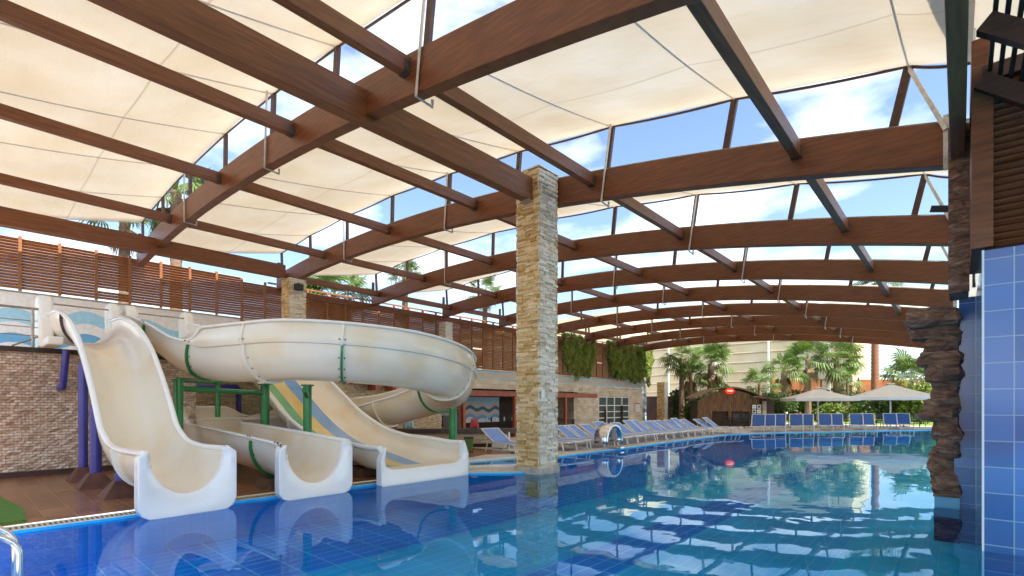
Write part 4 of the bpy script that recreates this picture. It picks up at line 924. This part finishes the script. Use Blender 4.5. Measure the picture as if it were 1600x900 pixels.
o = copy_tree(protoL); o.location = (-9.4, 11.2, 0.056); o.rotation_euler = (0, 0, R(170)); tag(o, 'single pale blue sun lounger left of the tall pillar, near the bar', 'sun lounger', 'pale blue sun loungers along the left poolside'); o['group'] = 'pale blue sun loungers along the left poolside'
farp = [(-8.15, 27.6), (-7.35, 28.8), (-6.55, 30.0)]
FAR = [(1182, 'leftmost of the three by the hut'), (1199, 'middle of the three by the hut'), (1216, 'right hand one of the three by the hut'), (1244, 'left of the pair under the left umbrella edge'), (1261, 'right of the pair under the left umbrella edge'), (1291, 'left of the pair between the umbrella poles'), (1309, 'right of the pair between the umbrella poles'), (1342, 'left of the pair under the right umbrella'), (1360, 'right of the pair under the right umbrella'), (1397, 'left of the pair nearest the rocks'), (1418, 'right of the pair nearest the rocks')]
th_ = R(YAW); S_, C_ = math.sin(th_), math.cos(th_)
for i, (px, lab) in enumerate(FAR):
    D = 26.6 + (px - 1180) * 0.0125 ; r_ = (px - 800) / 782.8 * D
    x, y = r_ * C_ - D * S_, r_ * S_ + D * C_
    o = protoD if i == 0 else copy_tree(protoD)
    o.location = (x, y, 0.055); o.rotation_euler = (0, 0, R(90 + 12)); tag(o, 'navy blue sun lounger across the pool, ' + lab, 'sun lounger', 'navy sun loungers on the far side')

# ------------------------------------------------------------------ steel water cannon and ladder
root = empty('water_cannon', (-8.60, 14.4, 0.05)); tag(root, 'curved polished steel water cannon arching over the pool edge', 'water feature')
m = MB(); n = 22
for i in range(n + 1):
    a = R(-12 + 205 * i / n); y = 0.42 * math.cos(a); z = 0.30 + 0.42 * math.sin(a)
    wd = 0.24 
    m.v += [(-wd, y, z), (wd, y, z)]
for i in range(n): m.f.append((2 * i, 2 * i + 1, 2 * i + 3, 2 * i + 2))
o = m.build('curved_sheet', M['chrome'], root, smooth=True); s = o.modifiers.new('t', 'SOLIDIFY'); s.thickness = 0.10
MB().box(-0.28, 0.28, 0.30, 0.52, 0, 0.06).build('base_plate', M['chrome'], root, bevel=0.01)
root = empty('pool_ladder', (-5.62, 0.0, 0)); tag(root, 'pair of polished steel pool ladder handrails at the lower left', 'pool ladder')
for x in (-0.68, -0.21):
    pts = [(x, -0.55, 0.02), (x, -0.55, 0.20)] + [(x, -0.08 - 0.46 * math.cos(R(180 * i / 14)), 0.25 + 0.26 * math.sin(R(180 * i / 14)) ) for i in range(15)] + [(x, 0.38, 0.1), (x, 0.38, -0.45)]
    finish(MB().tube(pts, 0.024, 12).build('handrail', M['chrome'], root), 60, 0)
for z in (-0.12, -0.34): MB().box(-0.68, -0.21, 0.34, 0.42, z, z + 0.03).build('step', M['chrome'], root)
m = MB(); m.prism([(-8.62, 0.62), (-9.6, 0.66), (-11.2, 0.50), (-11.6, 0.2), (-11.6, -1.5), (-8.62, -1.5)], 0.05, 0.075); o = m.build('green_mat', M['mat']); tag(o, 'green artificial grass mat on the brown deck at the left edge', 'mat')

# ------------------------------------------------------------------ right side: tiled blocks, rock, post, louvres
root = empty('tiled_wall', (0.175, 7.06, 0)); tag(root, 'nearest blue tiled pool wall at the right edge', 'tiled wall')
m = MB(); m.add([(0, 0, -0.5), (4, 0, -0.5), (4, 0, 3.08), (0, 0, 3.08)], [(0, 1, 2, 3)]); m.build('tiled_front', M['tile_y'], root)
m = MB(); m.box(0.0, 4, 0.004, 2.80, -0.5, 3.076); m.build('tiled_side', M['tile_x'], root)
MB().box(-0.006, 0.012, -0.006, 0.012, -0.5, 3.085).build('corner_trim', M['white'], root)
root = empty('tiled_pier', (-0.06, 9.87, 0)); tag(root, 'narrow blue tiled pier behind the nearest tiled wall', 'tiled pier')
MB().box(0.05, 3, 0, 0.4, -0.5, 3.07).build('pier', M['tile_y'], root); MB().box(0, 3, -0.10, 0.4, -0.5, 0.74).build('lower_pier', M['tile_y'], root)
b = MB(); b.box(-0.07, 0.07, -3.0, 8.36, -0.46, 0); o = b.build('main_beam', M['wood_y'], bevel=0.01); o.location = (-0.018, 0, 5.02); tag(o, 'dark brown beam along the right edge of the roof, seen from below', 'beam')
root = empty('weathered_pier', (0.0, 8.4, 0)); tag(root, 'weathered brown stone pier carrying the right roof beam', 'pier')
stp = MB(); relief(stp, 'y', 0.0, -0.11, 0.09, 2.9, 5.0, cell=0.03, amp=0.02, seed=3, sgn=-1); stp.box(-0.10, 0.085, 0.025, 0.6, 2.9, 5.0); stp.build('stone_shaft', M['rock'], root)
MB().tube([(0.135, 0.3, 3.0), (0.135, 0.3, 6.5)], 0.016, 8).build('drain_pipe', M['steel'], root)
MB().bar((-0.10, 0.6, 4.15), (-0.30, 0.6, 4.2), 0.05, 0.08).build('lamp_bracket', M['black'], root)
root = empty('side_sunshade', (0.13, -6, 6.3)); tag(root, 'flat cream cloth awning added out of view over the right bank to block the sun', 'awning')
MB().box(0, 7, 0, 48.0, 0, 0.03).build('cloth', M['canvas'], root)  # unseen cloth added to keep direct sun off the pool and tiles
def rock(rnd, cx, cy, cz, sx_, sy, sz, m):
    """angular slab of rock from a subdivided box"""
    bm = bmesh.new(); bmesh.ops.create_cube(bm, size=1.0); bmesh.ops.subdivide_edges(bm, edges=bm.edges[:], cuts=7, use_grid_fill=True)
    off = rnd.uniform(0, 50)
    for v in bm.verts:
        p = v.co.copy(); d = p.normalized(); sph = d * 0.56; q = p.lerp(sph, 0.45)
        q = Vector((q.x * sx_, q.y * sy, q.z * sz)); nn = noise.noise(Vector((q.x * 4 + off, q.y * 4, q.z * 6)))
        n2 = noise.noise(Vector((q.x * 11 + off, q.y * 11, q.z * 15 + off)))
        q += Vector((d.x, d.y, d.z * 0.4)) * (nn * 0.085 + n2 * 0.045)
        v.co = q + Vector((cx, cy, cz))
    k = len(m.v); m.v += [tuple(v.co) for v in bm.verts]; bm.verts.index_update(); m.f += [tuple(v.index + k for v in f.verts) for f in bm.faces]; bm.free()
rnd = random.Random(4)
root = empty('rock_column', (-0.3, 10.0, 0)); tag(root, 'stack of rough brown rocks rising from the water at the right', 'rock')
for (cx, cy, cz, sx_, sy_, sz) in ((0.0, 0.0, 2.80, 0.64, 0.8, 0.26), (0.03, 0.05, 2.62, 0.58, 0.6, 0.24), (0.11, 0.1, 2.38, 0.42, 0.7, 0.36), (0.07, -0.05, 2.20, 0.46, 0.5, 0.18), (0.12, 0.0, 2.01, 0.38, 0.7, 0.30), (0.15, 0.1, 1.80, 0.34, 0.7, 0.24), (0.16, 0.0, 1.62, 0.30, 0.6, 0.26), (0.09, 0.1, 1.41, 0.44, 0.7, 0.28), (0.17, 0.0, 1.15, 0.30, 0.6, 0.34), (0.18, 0.0, 0.90, 0.28, 0.6, 0.36), (0.14, 0.1, 0.60, 0.34, 0.6, 0.46), (0.15, 0.0, 0.30, 0.32, 0.6, 0.36)):
    m = MB(); rock(rnd, cx, cy, cz, sx_, sy_, sz * 1.15, m); autosmooth(m.build('boulder', M['rock'], root), 28)
MB().box(0.02, 0.30, -0.33, 0.3, -0.02, 0.145).build('pale_band', M['lightstrip'], root); MB().box(0.015, 0.305, -0.335, 0.3, -0.5, -0.022).build('base_band', M['navyband'], root)

root = empty('louvred_gable', (0.175, 7.1, 3.08)); tag(root, 'dark timber slatted wall above the blue tiles at the right', 'slatted wall')
MB().box(0.02, 4, 0.06, 0.12, 0.005, 1.75).build('backing', M['dark'], root)
m = MB()
for i in range(24): m.box(0.06, 4, -0.03, 0.03, -0.008, 0.008, rot=Matrix.Rotation(R(-40), 3, 'X'), at=(0, 0.03, 0.07 + i * 0.07))
m.build('slats', M['wood'], root)
MB().box(-0.085, 0.08, -0.03, 1.35, 0.04, 2.2).build('corner_post', M['wood'], root); MB().box(0, 4, -0.04, 0.06, 1.74, 1.9).build('head_beam', M['darkwood'], root)
root = empty('louvred_roof', (0.21, 6.0, 4.82)); tag(root, 'sloping louvred timber canopy overhead at the right edge', 'louvre canopy')
sl_ = -0.9
MB().bar((-0.05, 0, 0.0), (2.0, 0, 2.0 * sl_), 0.10, 0.16).build('rafter', M['darkwood'], root)
MB().bar((-0.05, 1.05, 0.0), (2.0, 1.05, 2.0 * sl_), 0.10, 0.16).build('rafter', M['darkwood'], root)
m = MB()
for i in range(22):
    x = 0.02 + i * 0.075; m.bar((x, -2.2, x * sl_ + 0.12), (x, 1.2, x * sl_ + 0.12), 0.034, 0.05)
m.build('louvre_slats', M['darkwood'], root)

# ------------------------------------------------------------------ garden beyond the pool
def fan_palm(x, y, z0, zc, rc, trunk_r=0.2, n_leaf=38, seed=1, label='', dry=10, bark='bark', white_to=None, cat='palm tree', blades=16, lean=(0, 0)):
    rnd = random.Random(seed); root = empty('palm_tree', (x, y, z0)); tag(root, label, cat); H = zc - z0
    pts = [(lean[0] * (t / 8) ** 2, lean[1] * (t / 8) ** 2, H * t / 8) for t in range(9)]
    rr = [trunk_r * (1.35 - 0.5 * min(1, t / 2)) if t < 2 else trunk_r * (0.95 - 0.02 * t) for t in range(9)]
    m = MB(); mm = []; prev = None
    nseg = max(8, int(H / 0.16)); P2 = []; R2 = []
    for i in range(nseg + 1):
        t = i / nseg; P2.append((lean[0] * t * t, lean[1] * t * t, H * t)); R2.append((trunk_r * (1.25 - 0.3 * t)) * (1.0 + (0.09 if i % 2 else -0.05)))
    o = m.tube(P2, R2, 12).build('trunk', M[bark], root, smooth=True)
    if white_to: MB().tube([(0, 0, 0), (0, 0, white_to)], trunk_r * 1.34, 12).build('whitewashed_base', M['white'], o)
    cr = MB(); dr = MB()
    top = Vector((lean[0], lean[1], H))
    for i in range(n_leaf + dry):
        isdry = i >= n_leaf; m_ = dr if isdry else cr
        az_ = rnd.uniform(0, 2 * math.pi); elv = rnd.uniform(-75, -50) if isdry else rnd.triangular(-42, 85, 22)
        d = Vector((math.cos(az_) * math.cos(R(elv)), math.sin(az_) * math.cos(R(elv)), math.sin(R(elv))))
        pl = rc * rnd.uniform(0.42, 0.62) * (0.55 if isdry else 1); base = top + d * pl * 0.15
        tip = top + d * pl + Vector((0, 0, -0.10 * rc * (1 if elv < 30 else 0.3)))
        side = d.cross(Vector((0, 0, 1))); side = side.normalized() if side.length > 0.1 else Vector((1, 0, 0)); upv = side.cross(d).normalized()
        m_.add([top + side * 0.02, top - side * 0.02, tip - side * 0.015, tip + side * 0.015], [(0, 1, 2, 3)])
        Lb = rc * rnd.uniform(0.42, 0.56); roll = rnd.uniform(-0.5, 0.5); side2 = side * math.cos(roll) + upv * math.sin(roll); up2 = side2.cross(d).normalized()
        for b in range(blades):
            f = (b / (blades - 1)) * 2 - 1; a = f * R(105 if not isdry else 50); dd = d * math.cos(a) + side2 * math.sin(a); ln_ = Lb * (1 - 0.30 * abs(f)) * rnd.uniform(0.85, 1.08)
            drop = Vector((0, 0, -1)) * ln_ * (0.16 + 0.26 * rnd.random() + (0.25 if elv < 10 else 0))
            mid = tip + dd * ln_ * 0.55 + up2 * 0.03 * ln_; end = tip + dd * ln_ + drop; wv = dd.cross(up2).normalized() * (ln_ * 0.052)
            m_.add([tip, mid + wv, end, mid - wv], [(0, 1, 2, 3)])
    cr.build('crown', M['frond'], root)
    if dry: dr.build('dead_fronds', M['dry'], root)
    return root
fan_palm(-26, 6.66, 0, 11.0, 2.1, 0.22, 40, 11, 'tall fan palm seen through the roof gap above the left fence', dry=8)
fan_palm(-27, 5.0, 0, 9.6, 1.7, 0.2, 26, 12, 'shorter fan palm below the tall one at the left roof gap', dry=10)
fan_palm(-26, 14.3, 0, 7.6, 2.5, 0.25, 46, 13, 'broad dark fan palm behind the fence right of the left pillar', dry=6)
fan_palm(-26, 19.0, 0, 9.6, 1.5, 0.18, 30, 14, 'slim fan palm whose head shows above the third arch', dry=0)
fan_palm(-26, 26.1, 0, 9.8, 1.7, 0.18, 26, 15, 'slim fan palm just left of the tall pillar top', dry=6)
fan_palm(-27, 33.5, 0, 9.6, 1.8, 0.18, 26, 16, 'slim fan palm just right of the tall pillar, behind the arches', dry=6)
fan_palm(-17.0, 46.4, 0, 5.3, 2.6, 0.30, 46, 17, 'dense fan palm with a skirt of hanging fronds left of the hut', dry=16)
fan_palm(-18.4, 43.2, 0, 5.7, 2.2, 0.2, 36, 18, 'dark fan palm at the end of the vine covered wall', dry=6)
fan_palm(-17.2, 42.2, 0, 4.2, 1.8, 0.16, 26, 19, 'small leaning palm between the garden pillar and the tall palms', dry=4)
fan_palm(-13.1, 55.4, 0, 5.0, 2.5, 0.26, 36, 20, 'fan palm with whitewashed trunk, left of the three behind the umbrellas', dry=6, white_to=2.0)
fan_palm(-12.2, 61.5, 0, 6.4, 3.1, 0.28, 40, 21, 'fan palm, middle of the three behind the umbrellas', dry=6)
fan_palm(-9.9, 63.6, 0, 6.5, 3.0, 0.3, 40, 22, 'fan palm with whitewashed trunk, right of the three behind the umbrellas', dry=6, white_to=1.6)
fan_palm(-11.9, 43.0, 0, 3.2, 1.7, 0.13, 26, 23, 'young fan palm behind the hut roof', dry=2)
fan_palm(-5.3, 51.6, 0, 11.5, 2.2, 0.24, 24, 24, 'tall single palm trunk against the sky right of the hotel', dry=10, bark='bark_red')
fan_palm(-2.9, 55.0, 0, 3.6, 3.3, 0.4, 44, 25, 'low bushy fan palm behind the right umbrella', dry=4)
fan_palm(-8.4, 60, 0, 4.2, 1.8, 0.12, 22, 26, 'thin young palm between the trunks before the rust fence', dry=3)
def leaf_cloud(m, rnd, c, rad, n, size, fill=0.75):
    c = Vector(c)
    for i in range(n):
        while True:
            p = Vector((rnd.uniform(-1, 1), rnd.uniform(-1, 1), rnd.uniform(-1, 1)))
            if p.length < 1: break
        p = p * (1 - (1 - fill) * rnd.random()); q = Vector((p.x * rad[0], p.y * rad[1], p.z * rad[2]))
        nn = noise.noise(q * 1.1 + c); 
        if nn < -0.25: continue
        q = c + q * (1 + 0.35 * nn); s = size * rnd.uniform(0.6, 1.3)
        a = Vector((rnd.gauss(0, 1), rnd.gauss(0, 1), rnd.gauss(0, 1))).normalized(); b = a.cross(Vector((rnd.gauss(0, 1), rnd.gauss(0, 1), rnd.gauss(0, 1)))).normalized()
        m.add([q - a * s, q + b * s * 0.45, q + a * s, q - b * s * 0.45], [(0, 1, 2, 3)])
def shrub(x, y, z, rad, n, size, label, m_='bush', seed=1, cat='shrub'):
    rnd = random.Random(seed); root = empty('shrub', (x, y, 0)); tag(root, label, cat); m = MB(); leaf_cloud(m, rnd, (0, 0, z), rad, n, size); m.build('foliage', M[m_], root)
    s = MB()
    for i in range(4): s.tube([(rnd.uniform(-.1, .1), rnd.uniform(-.1, .1), 0), (rnd.uniform(-.5, .5) * rad[0], rnd.uniform(-.5, .5) * rad[1], z)], [0.04, 0.015], 5)
    s.build('stems', M['bark'], root); return root
shrub(-10.2, 39.3, 1.1, (1.0, 1.0, 1.15), 4200, 0.11, 'rounded dark green bush beside the hut', seed=31)
shrub(-4.4, 51, 1.3, (1.9, 1.2, 1.0), 4200, 0.13, 'rounded dark bush under the right umbrella by the tall trunk', seed=32)
shrub(-2.2, 50, 1.8, (2.0, 1.4, 1.6), 4200, 0.16, 'pale green bush behind the right umbrella', 'brightbush', seed=33)
shrub(-8.2, 50, 0.9, (1.2, 0.8, 0.8), 2200, 0.12, 'small bright shrub between the umbrellas', 'brightbush', seed=34)
shrub(-6.5, 52, 0.8, (1.2, 0.8, 0.8), 2200, 0.12, 'small pale shrub on the lawn by the second umbrella', 'brightbush', seed=35)
shrub(-11.7, 48, 1.3, (1.6, 1.2, 1.3), 3200, 0.13, 'leafy shrub behind the left umbrella pole', seed=36)
shrub(-14.9, 38.2, 1.0, (1.3, 1.0, 1.1), 2600, 0.16, 'broad leaved plants beside the free standing garden pillar', seed=37)
shrub(-18.6, 44.6, 1.6, (1.5, 1.5, 1.8), 3200, 0.16, 'dense greenery at the end of the painted wall', seed=38)
shrub(-15.2, 43.5, 1.6, (1.5, 1.2, 1.8), 3600, 0.16, 'dark tall shrubs behind the hut on its left', seed=39)
rnd = random.Random(50); m = MB()
for i in range(22):
    t = i / 21; leaf_cloud(m, rnd, (-22 + 26 * t, 58 + 12 * t, 1.4 + 0.3 * math.sin(i * 2)), (1.6, 1.2, 1.9), 1100, 0.2)
tag(m.build('far_hedge', M['bush']), 'dark garden greenery behind the umbrellas and lawn', 'hedge', kind='stuff')
m = MB(); m.prism([(-16.4, 44), (-16.4, 60), (8, 80), (8, 44)], -0.01, 0.02); tag(m.build('lawn', M['lawn']), kind='structure')
m = MB(); rnd = random.Random(8)
for i in range(14):
    t = i / 13; leaf_cloud(m, rnd, (-11.0 + 11 * t, 44.5 + 6 * t, 0.45), (0.7, 0.5, 0.35), 500, 0.07)
tag(m.build('low_hedge', M['brightbush']), 'low yellow green clipped hedge behind the far loungers', 'hedge', kind='stuff')
# rust fence
root = empty('rust_fence', (-17, 66, 0)); tag(root, 'rust orange fence beyond the palms', 'fence')
d = Vector((14.2, 12.5, 0)).normalized(); root.rotation_euler = (0, 0, math.atan2(d.y, d.x))
for i in range(10):
    MB().box(i * 2.1 + 0.06, i * 2.1 + 2.04, -0.04, 0.04, 0.2, 4.55).build('panel', M['rust'], root)
    MB().box(i * 2.1 - 0.05, i * 2.1 + 0.05, -0.08, 0.08, 0, 4.8).build('post', M['darkwood'], root)
# vines
def vine(y0, y1, label, seed, dens):
    rnd = random.Random(seed); m = MB(); n = int((y1 - y0) * dens)
    root = empty('hanging_vine', (-21.6, (y0 + y1) / 2, 0)); tag(root, label, 'climbing plant')
    cy = (y0 + y1) / 2
    for i in range(n):
        y = rnd.uniform(y0, y1); e = 0.75 + 0.25 * noise.noise(Vector((y * 0.8, seed, 0))) + 0.22 * noise.noise(Vector((y * 3.1, seed, 4)))
        edge = min(1, (y - y0) / 0.7, (y1 - y) / 0.5)
        zt = 6.75 + 0.35 * noise.noise(Vector((y * 1.7, 3, seed))) ; zb = zt - 3.9 * e * (0.45 + 0.55 * edge)
        z = zt - (zt - zb) * rnd.random() ** 0.85
        xx = 0.08 + 0.38 * rnd.random() * (0.5 + 0.8 * noise.noise(Vector((y * 1.5, z * 1.5, seed))) + 0.4)
        s = rnd.uniform(0.05, 0.11); a = Vector((rnd.gauss(0, .5), rnd.gauss(0, .6), -1)).normalized(); b = a.cross(Vector((rnd.gauss(1, .5), rnd.gauss(0, .6), rnd.gauss(0, .5)))).normalized()
        q = Vector((xx, y - cy, z)); m.add([q - a * s, q + b * s * 0.5, q + a * s * 1.1, q - b * s * 0.5], [(0, 1, 2, 3)])
    m.build('leaves', M['vine'], root)
    s = MB()
    for i in range(int((y1 - y0) * 2)):
        y = rnd.uniform(y0, y1) - cy; s.tube([(0.1, y, 6.7), (0.15, y + rnd.uniform(-.2, .2), 5.0), (0.12, y + rnd.uniform(-.3, .3), 3.9)], 0.012, 4)
    s.build('stems', M['bark'], root)
vine(29.4, 33.6, 'hanging green vine on the slatted fence, left of the two', 3, 2600)
vine(35.6, 43.4, 'broad hanging green vine covering the end of the slatted fence', 5, 3000)
# hut
root = empty('bamboo_hut', (-11.6, 35.1, 0), R(YAW - 8)); tag(root, 'bamboo clad hut with arched thatched roof at the far corner', 'hut')
n = 12; out_ = [(-2.1, 0), (-2.1, 1.75)]
for i in range(n + 1): t = i / n; out_.append((-2.1 + 4.0 * t, 1.75 + 0.80 * math.sin(math.pi * t) ** 0.8))
out_ += [(1.9, 0)]
def slab(outl, y0, y1):
    m = MB(); k = len(outl); m.v = [(a, y0, z) for a, z in outl] + [(a, y1, z) for a, z in outl]; m.f = [tuple(range(k)), tuple(reversed(range(k, 2 * k)))] + [(i, i + k, (i + 1) % k + k, (i + 1) % k) for i in range(k)]; return m
slab([(-2.1, 0), (-2.1, 1.75), *out_[2:6], (-1.45 + 0.0, 1.3), (-1.45, 0)], -0.02, 0.02)
m = MB(); 
for i in range(80):
    x = -2.1 + 4.0 * i / 80; t = i / 80; zt = 1.72 + 0.80 * math.sin(math.pi * t) ** 0.8; zb = 1.05 if -1.2 < x < 1.2 else 0.02
    if -0.12 < x < 0.06: zb = 0.5
    m.box(x, x + 0.046, -0.03 + 0.01 * (i % 3), 0.03, zb, zt)
m.build('bamboo_front', M['thatch'], root)
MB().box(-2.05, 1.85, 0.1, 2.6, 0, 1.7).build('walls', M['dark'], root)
m = MB(); k = 13
for i in range(k):
    t = i / (k - 1); x = -2.3 + 4.4 * t; z = 1.78 + 0.85 * math.sin(math.pi * (0.03 + 0.94 * t)) ** 0.8; m.v += [(x, -0.25, z), (x, 3.0, z), (x, 3.0, z + 0.10), (x, -0.25, z + 0.10)]
for i in range(k - 1):
    for j in range(4): a = i * 4 + j; b = i * 4 + (j + 1) % 4; m.f.append((a, b, b + 4, a + 4))
m.f += [(0, 1, 2, 3), (4 * k - 1, 4 * k - 2, 4 * k - 3, 4 * k - 4)]; finish(m.build('thatched_roof', M['thatch_roof'], root), 50, 0)
MB().bar((1.3, -0.3, 2.05), (2.9, -0.3, 1.85), 0.9, 0.06).build('side_sunshade', M['thatch_roof'], root)
MB().box(1.95, 2.9, 0.2, 2.0, 0, 1.75).build('side_wall', M['darkwood'], root)
root = empty('hut_post', (-9.75, 36.2, 0)); tag(root, 'round pale stone post beside the hut awning', 'post'); MB().tube([(0, 0, 0), (0, 0, 1.75)], 0.14, 14).build('shaft', M['stone_pale'], root, smooth=True); MB().box(-0.2, 0.2, -0.2, 0.2, 1.75, 1.86).build('capital', M['darkwood'], root)
# picture board
q8 = Matrix.Rotation(R(YAW - 8), 3, 'Z'); bp = Vector((-11.6, 35.1, 0)) + q8 @ Vector((1.75, -0.12, 0.55))
root = empty('picture_board', bp, R(YAW - 8)); tag(root, 'nine small white menu cards in a grid on the hut wall', 'notice board'); MB().box(-0.4, 0.55, 0, 0.04, 0, 1.0).build('board', M['cork'], root)
for a in range(3):
    for b in range(3):
        c_ = MB().box(-0.36 + a * 0.31, -0.12 + a * 0.31, -0.02, 0.0, 0.05 + b * 0.32, 0.31 + b * 0.32).build('card', M['white'], root)
        MB().box(-0.32 + a * 0.31, -0.16 + a * 0.31, -0.026, -0.021, 0.11 + b * 0.32, 0.25 + b * 0.32).build('picture', M['counter'] if (a + b) % 2 else M['steel'], c_)
# red lantern sign
def emis(name, c, s): 
    m, n, b = mat(name); b.inputs['Base Color'].default_value = (*c, 1); b.inputs['Emission Color'].default_value = (*c, 1); b.inputs['Emission Strength'].default_value = s; return m
M['redglow'] = emis('red_lit_sign', (0.8, 0.03, 0.012), 0.35); M['whiteglow'] = emis('lit_lettering', (1.0, 0.5, 0.3), 0.4)
lp_ = Vector((-11.6, 35.1, 0)) + q8 @ Vector((-0.1, -0.35, 2.42))
root = empty('red_sign', lp_, R(YAW - 8)); tag(root, 'round glowing red sign on the peak of the hut', 'lit sign')
m = MB(); nn_ = 20; m.v = [(0.30 * math.cos(2 * math.pi * i / nn_), y, 0.20 * math.sin(2 * math.pi * i / nn_)) for y in (-0.06, 0.06) for i in range(nn_)]; m.f = [tuple(range(nn_)), tuple(reversed(range(nn_, 2 * nn_)))] + [(i, i + nn_, (i + 1) % nn_ + nn_, (i + 1) % nn_) for i in range(nn_)]
finish(m.build('disc', M['redglow'], root), 40, 0.02); MB().box(-0.17, 0.17, -0.075, -0.062, -0.03, 0.06).build('lettering', M['whiteglow'], root); MB().bar((0, 0.1, -0.25), (0, 0.1, 0.0), 0.05, 0.05).build('bracket', M['black'], root)
# umbrellas
def umbrella(x, y, wd, ze, zp, rot, label):
    root = empty('parasol', (x, y, 0), rot); tag(root, label, 'umbrella', 'large square parasols across the pool'); h = wd / 2; m = MB()
    cor = [(-h, -h), (h, -h), (h, h), (-h, h)]
    ns = 6
    for i in range(4):
        a = Vector((*cor[i], ze)); b = Vector((*cor[(i + 1) % 4], ze)); tp = Vector((0, 0, zp)); k = len(m.v)
        for q in range(ns + 1):
            for r__ in range(ns + 1):
                e0 = a.lerp(tp, q / ns); e1 = b.lerp(tp, q / ns); p = e0.lerp(e1, r__ / ns); p.z -= 0.06 * math.sin(math.pi * r__ / ns) * (1 - q / ns) + 0.05 * math.sin(math.pi * q / ns); m.v.append(tuple(p))
        for q in range(ns):
            for r__ in range(ns): s = k + q * (ns + 1) + r__; m.f.append((s, s + 1, s + ns + 2, s + ns + 1))
        m.add([a, b, b - Vector((0, 0, 0.18)), a - Vector((0, 0, 0.18))], [(3, 2, 1, 0)])
    o = m.build('canopy', M['umbrella'], root); s = o.modifiers.new('t', 'SOLIDIFY'); s.thickness = 0.01
    MB().box(-0.2, 0.2, -0.2, 0.2, zp - 0.02, zp + 0.03).build('vent_cap', M['umbrella'], root)
    MB().tube([(0, 0, 0), (0, 0, zp - 0.05)], 0.045, 12).build('pole', M['whiteframe'], root); MB().box(-0.4, 0.4, -0.4, 0.4, 0.0, 0.1).build('base', M['steel'], root, bevel=0.02)
    for c_ in cor: MB().bar((0, 0, zp - 0.15), (c_[0] * 0.98, c_[1] * 0.98, ze - 0.04), 0.03, 0.04).build('rib', M['whiteframe'], root)
umbrella(-6.95, 37.9, 3.6, 1.92, 2.60, R(YAW - 14), 'large off white square parasol, left of the two across the pool')
umbrella(-3.3, 39.9, 4.2, 1.98, 2.84, R(YAW - 24), 'large off white square parasol, right of the two across the pool')
# cafe chairs and tables behind the far loungers
def chair_black():
    root = empty('cafe_chair', (0, 0, 0)); MB().box(-0.22, 0.22, -0.22, 0.22, 0.42, 0.46).build('seat', M['black'], root); MB().box(-0.22, 0.22, 0.19, 0.23, 0.5, 0.88).build('backrest', M['black'], root)
    for a in (-0.2, 0.2):
        for b in (-0.2, 0.2): MB().tube([(a, b, 0), (a, b, 0.46 if b < 0 else 0.86)], 0.018, 6).build('leg', M['black'], root)
    return root
cc = chair_black(); spots = [(1273, 31.0, 'between the pairs of navy loungers, left'), (1322, 31.5, 'between the pairs of navy loungers, middle'), (1378, 32.0, 'between the pairs of navy loungers, right'), (1437, 32.5, 'right of the last navy loungers, near the rocks'), (1228, 31, 'right of the three navy loungers'), (1153, 31.5, 'in front of the hut, left side'), (1168, 30.6, 'in front of the hut, right side')]
for i, (px, D, lab) in enumerate(spots):
    r_ = (px - 800) / 782.8 * D; o = cc if i == 0 else copy_tree(cc); o.location = (r_ * C_ - D * S_, r_ * S_ + D * C_, 0.055); o.rotation_euler = (0, 0, R(YAW + 20 * math.sin(i * 3))); tag(o, 'black cafe chair ' + lab, 'chair', 'black cafe chairs across the pool')
for i, (px, D, lab) in enumerate(((1140, 31.2, 'in front of the hut'), (1300, 32.6, 'behind the navy loungers'), (1412, 33.4, 'under the right parasol'))):
    r_ = (px - 800) / 782.8 * D; root = empty('cafe_table', (r_ * C_ - D * S_, r_ * S_ + D * C_, 0.055)); tag(root, 'black round cafe table ' + lab, 'table', 'black cafe tables across the pool')
    MB().tube([(0, 0, 0.68), (0, 0, 0.72)], 0.4, 18).build('top', M['black'], root); MB().tube([(0, 0, 0), (0, 0, 0.68)], 0.035, 8).build('stem', M['black'], root); MB().tube([(0, 0, 0), (0, 0, 0.03)], 0.25, 14).build('base', M['black'], root)
# dark screen behind hut and planting
m = MB(); m.box(-24, -13.6, 44.6, 44.7, 0, 2.3); o = m.build('timber_screen', M['darkwood']); tag(o, 'dark timber screen behind the planting left of the hut', 'screen')
# hotel
root = empty('hotel', (-9.3, 70, 0)); tag(root, 'long cream hotel wall with horizontal ledges beyond the garden', 'building')
MB().box(-60, 0, 0, 14, 0, 11.5).build('wall', M['hotel'], root)
MB().box(-90, -32.0, 4, 22, 11.5, 17.0).build('upper_block', M['hotel'], root)
m = MB()
for i in range(9): m.box(-60.0, 0.02, -0.12, 0.0, 2.0 + i * 1.25, 2.10 + i * 1.25)
m.build('ledge', M['rail'], root)
for i in range(9):
    xx = -2.4 - i * 6.7; MB().box(xx, xx + 0.22, -0.30, -0.121, 0, 11.4).build('downpipe', M['white'], root)
MB().box(-60, 0.1, -0.2, 14, 11.5, 11.75).build('parapet', M['white'], root)
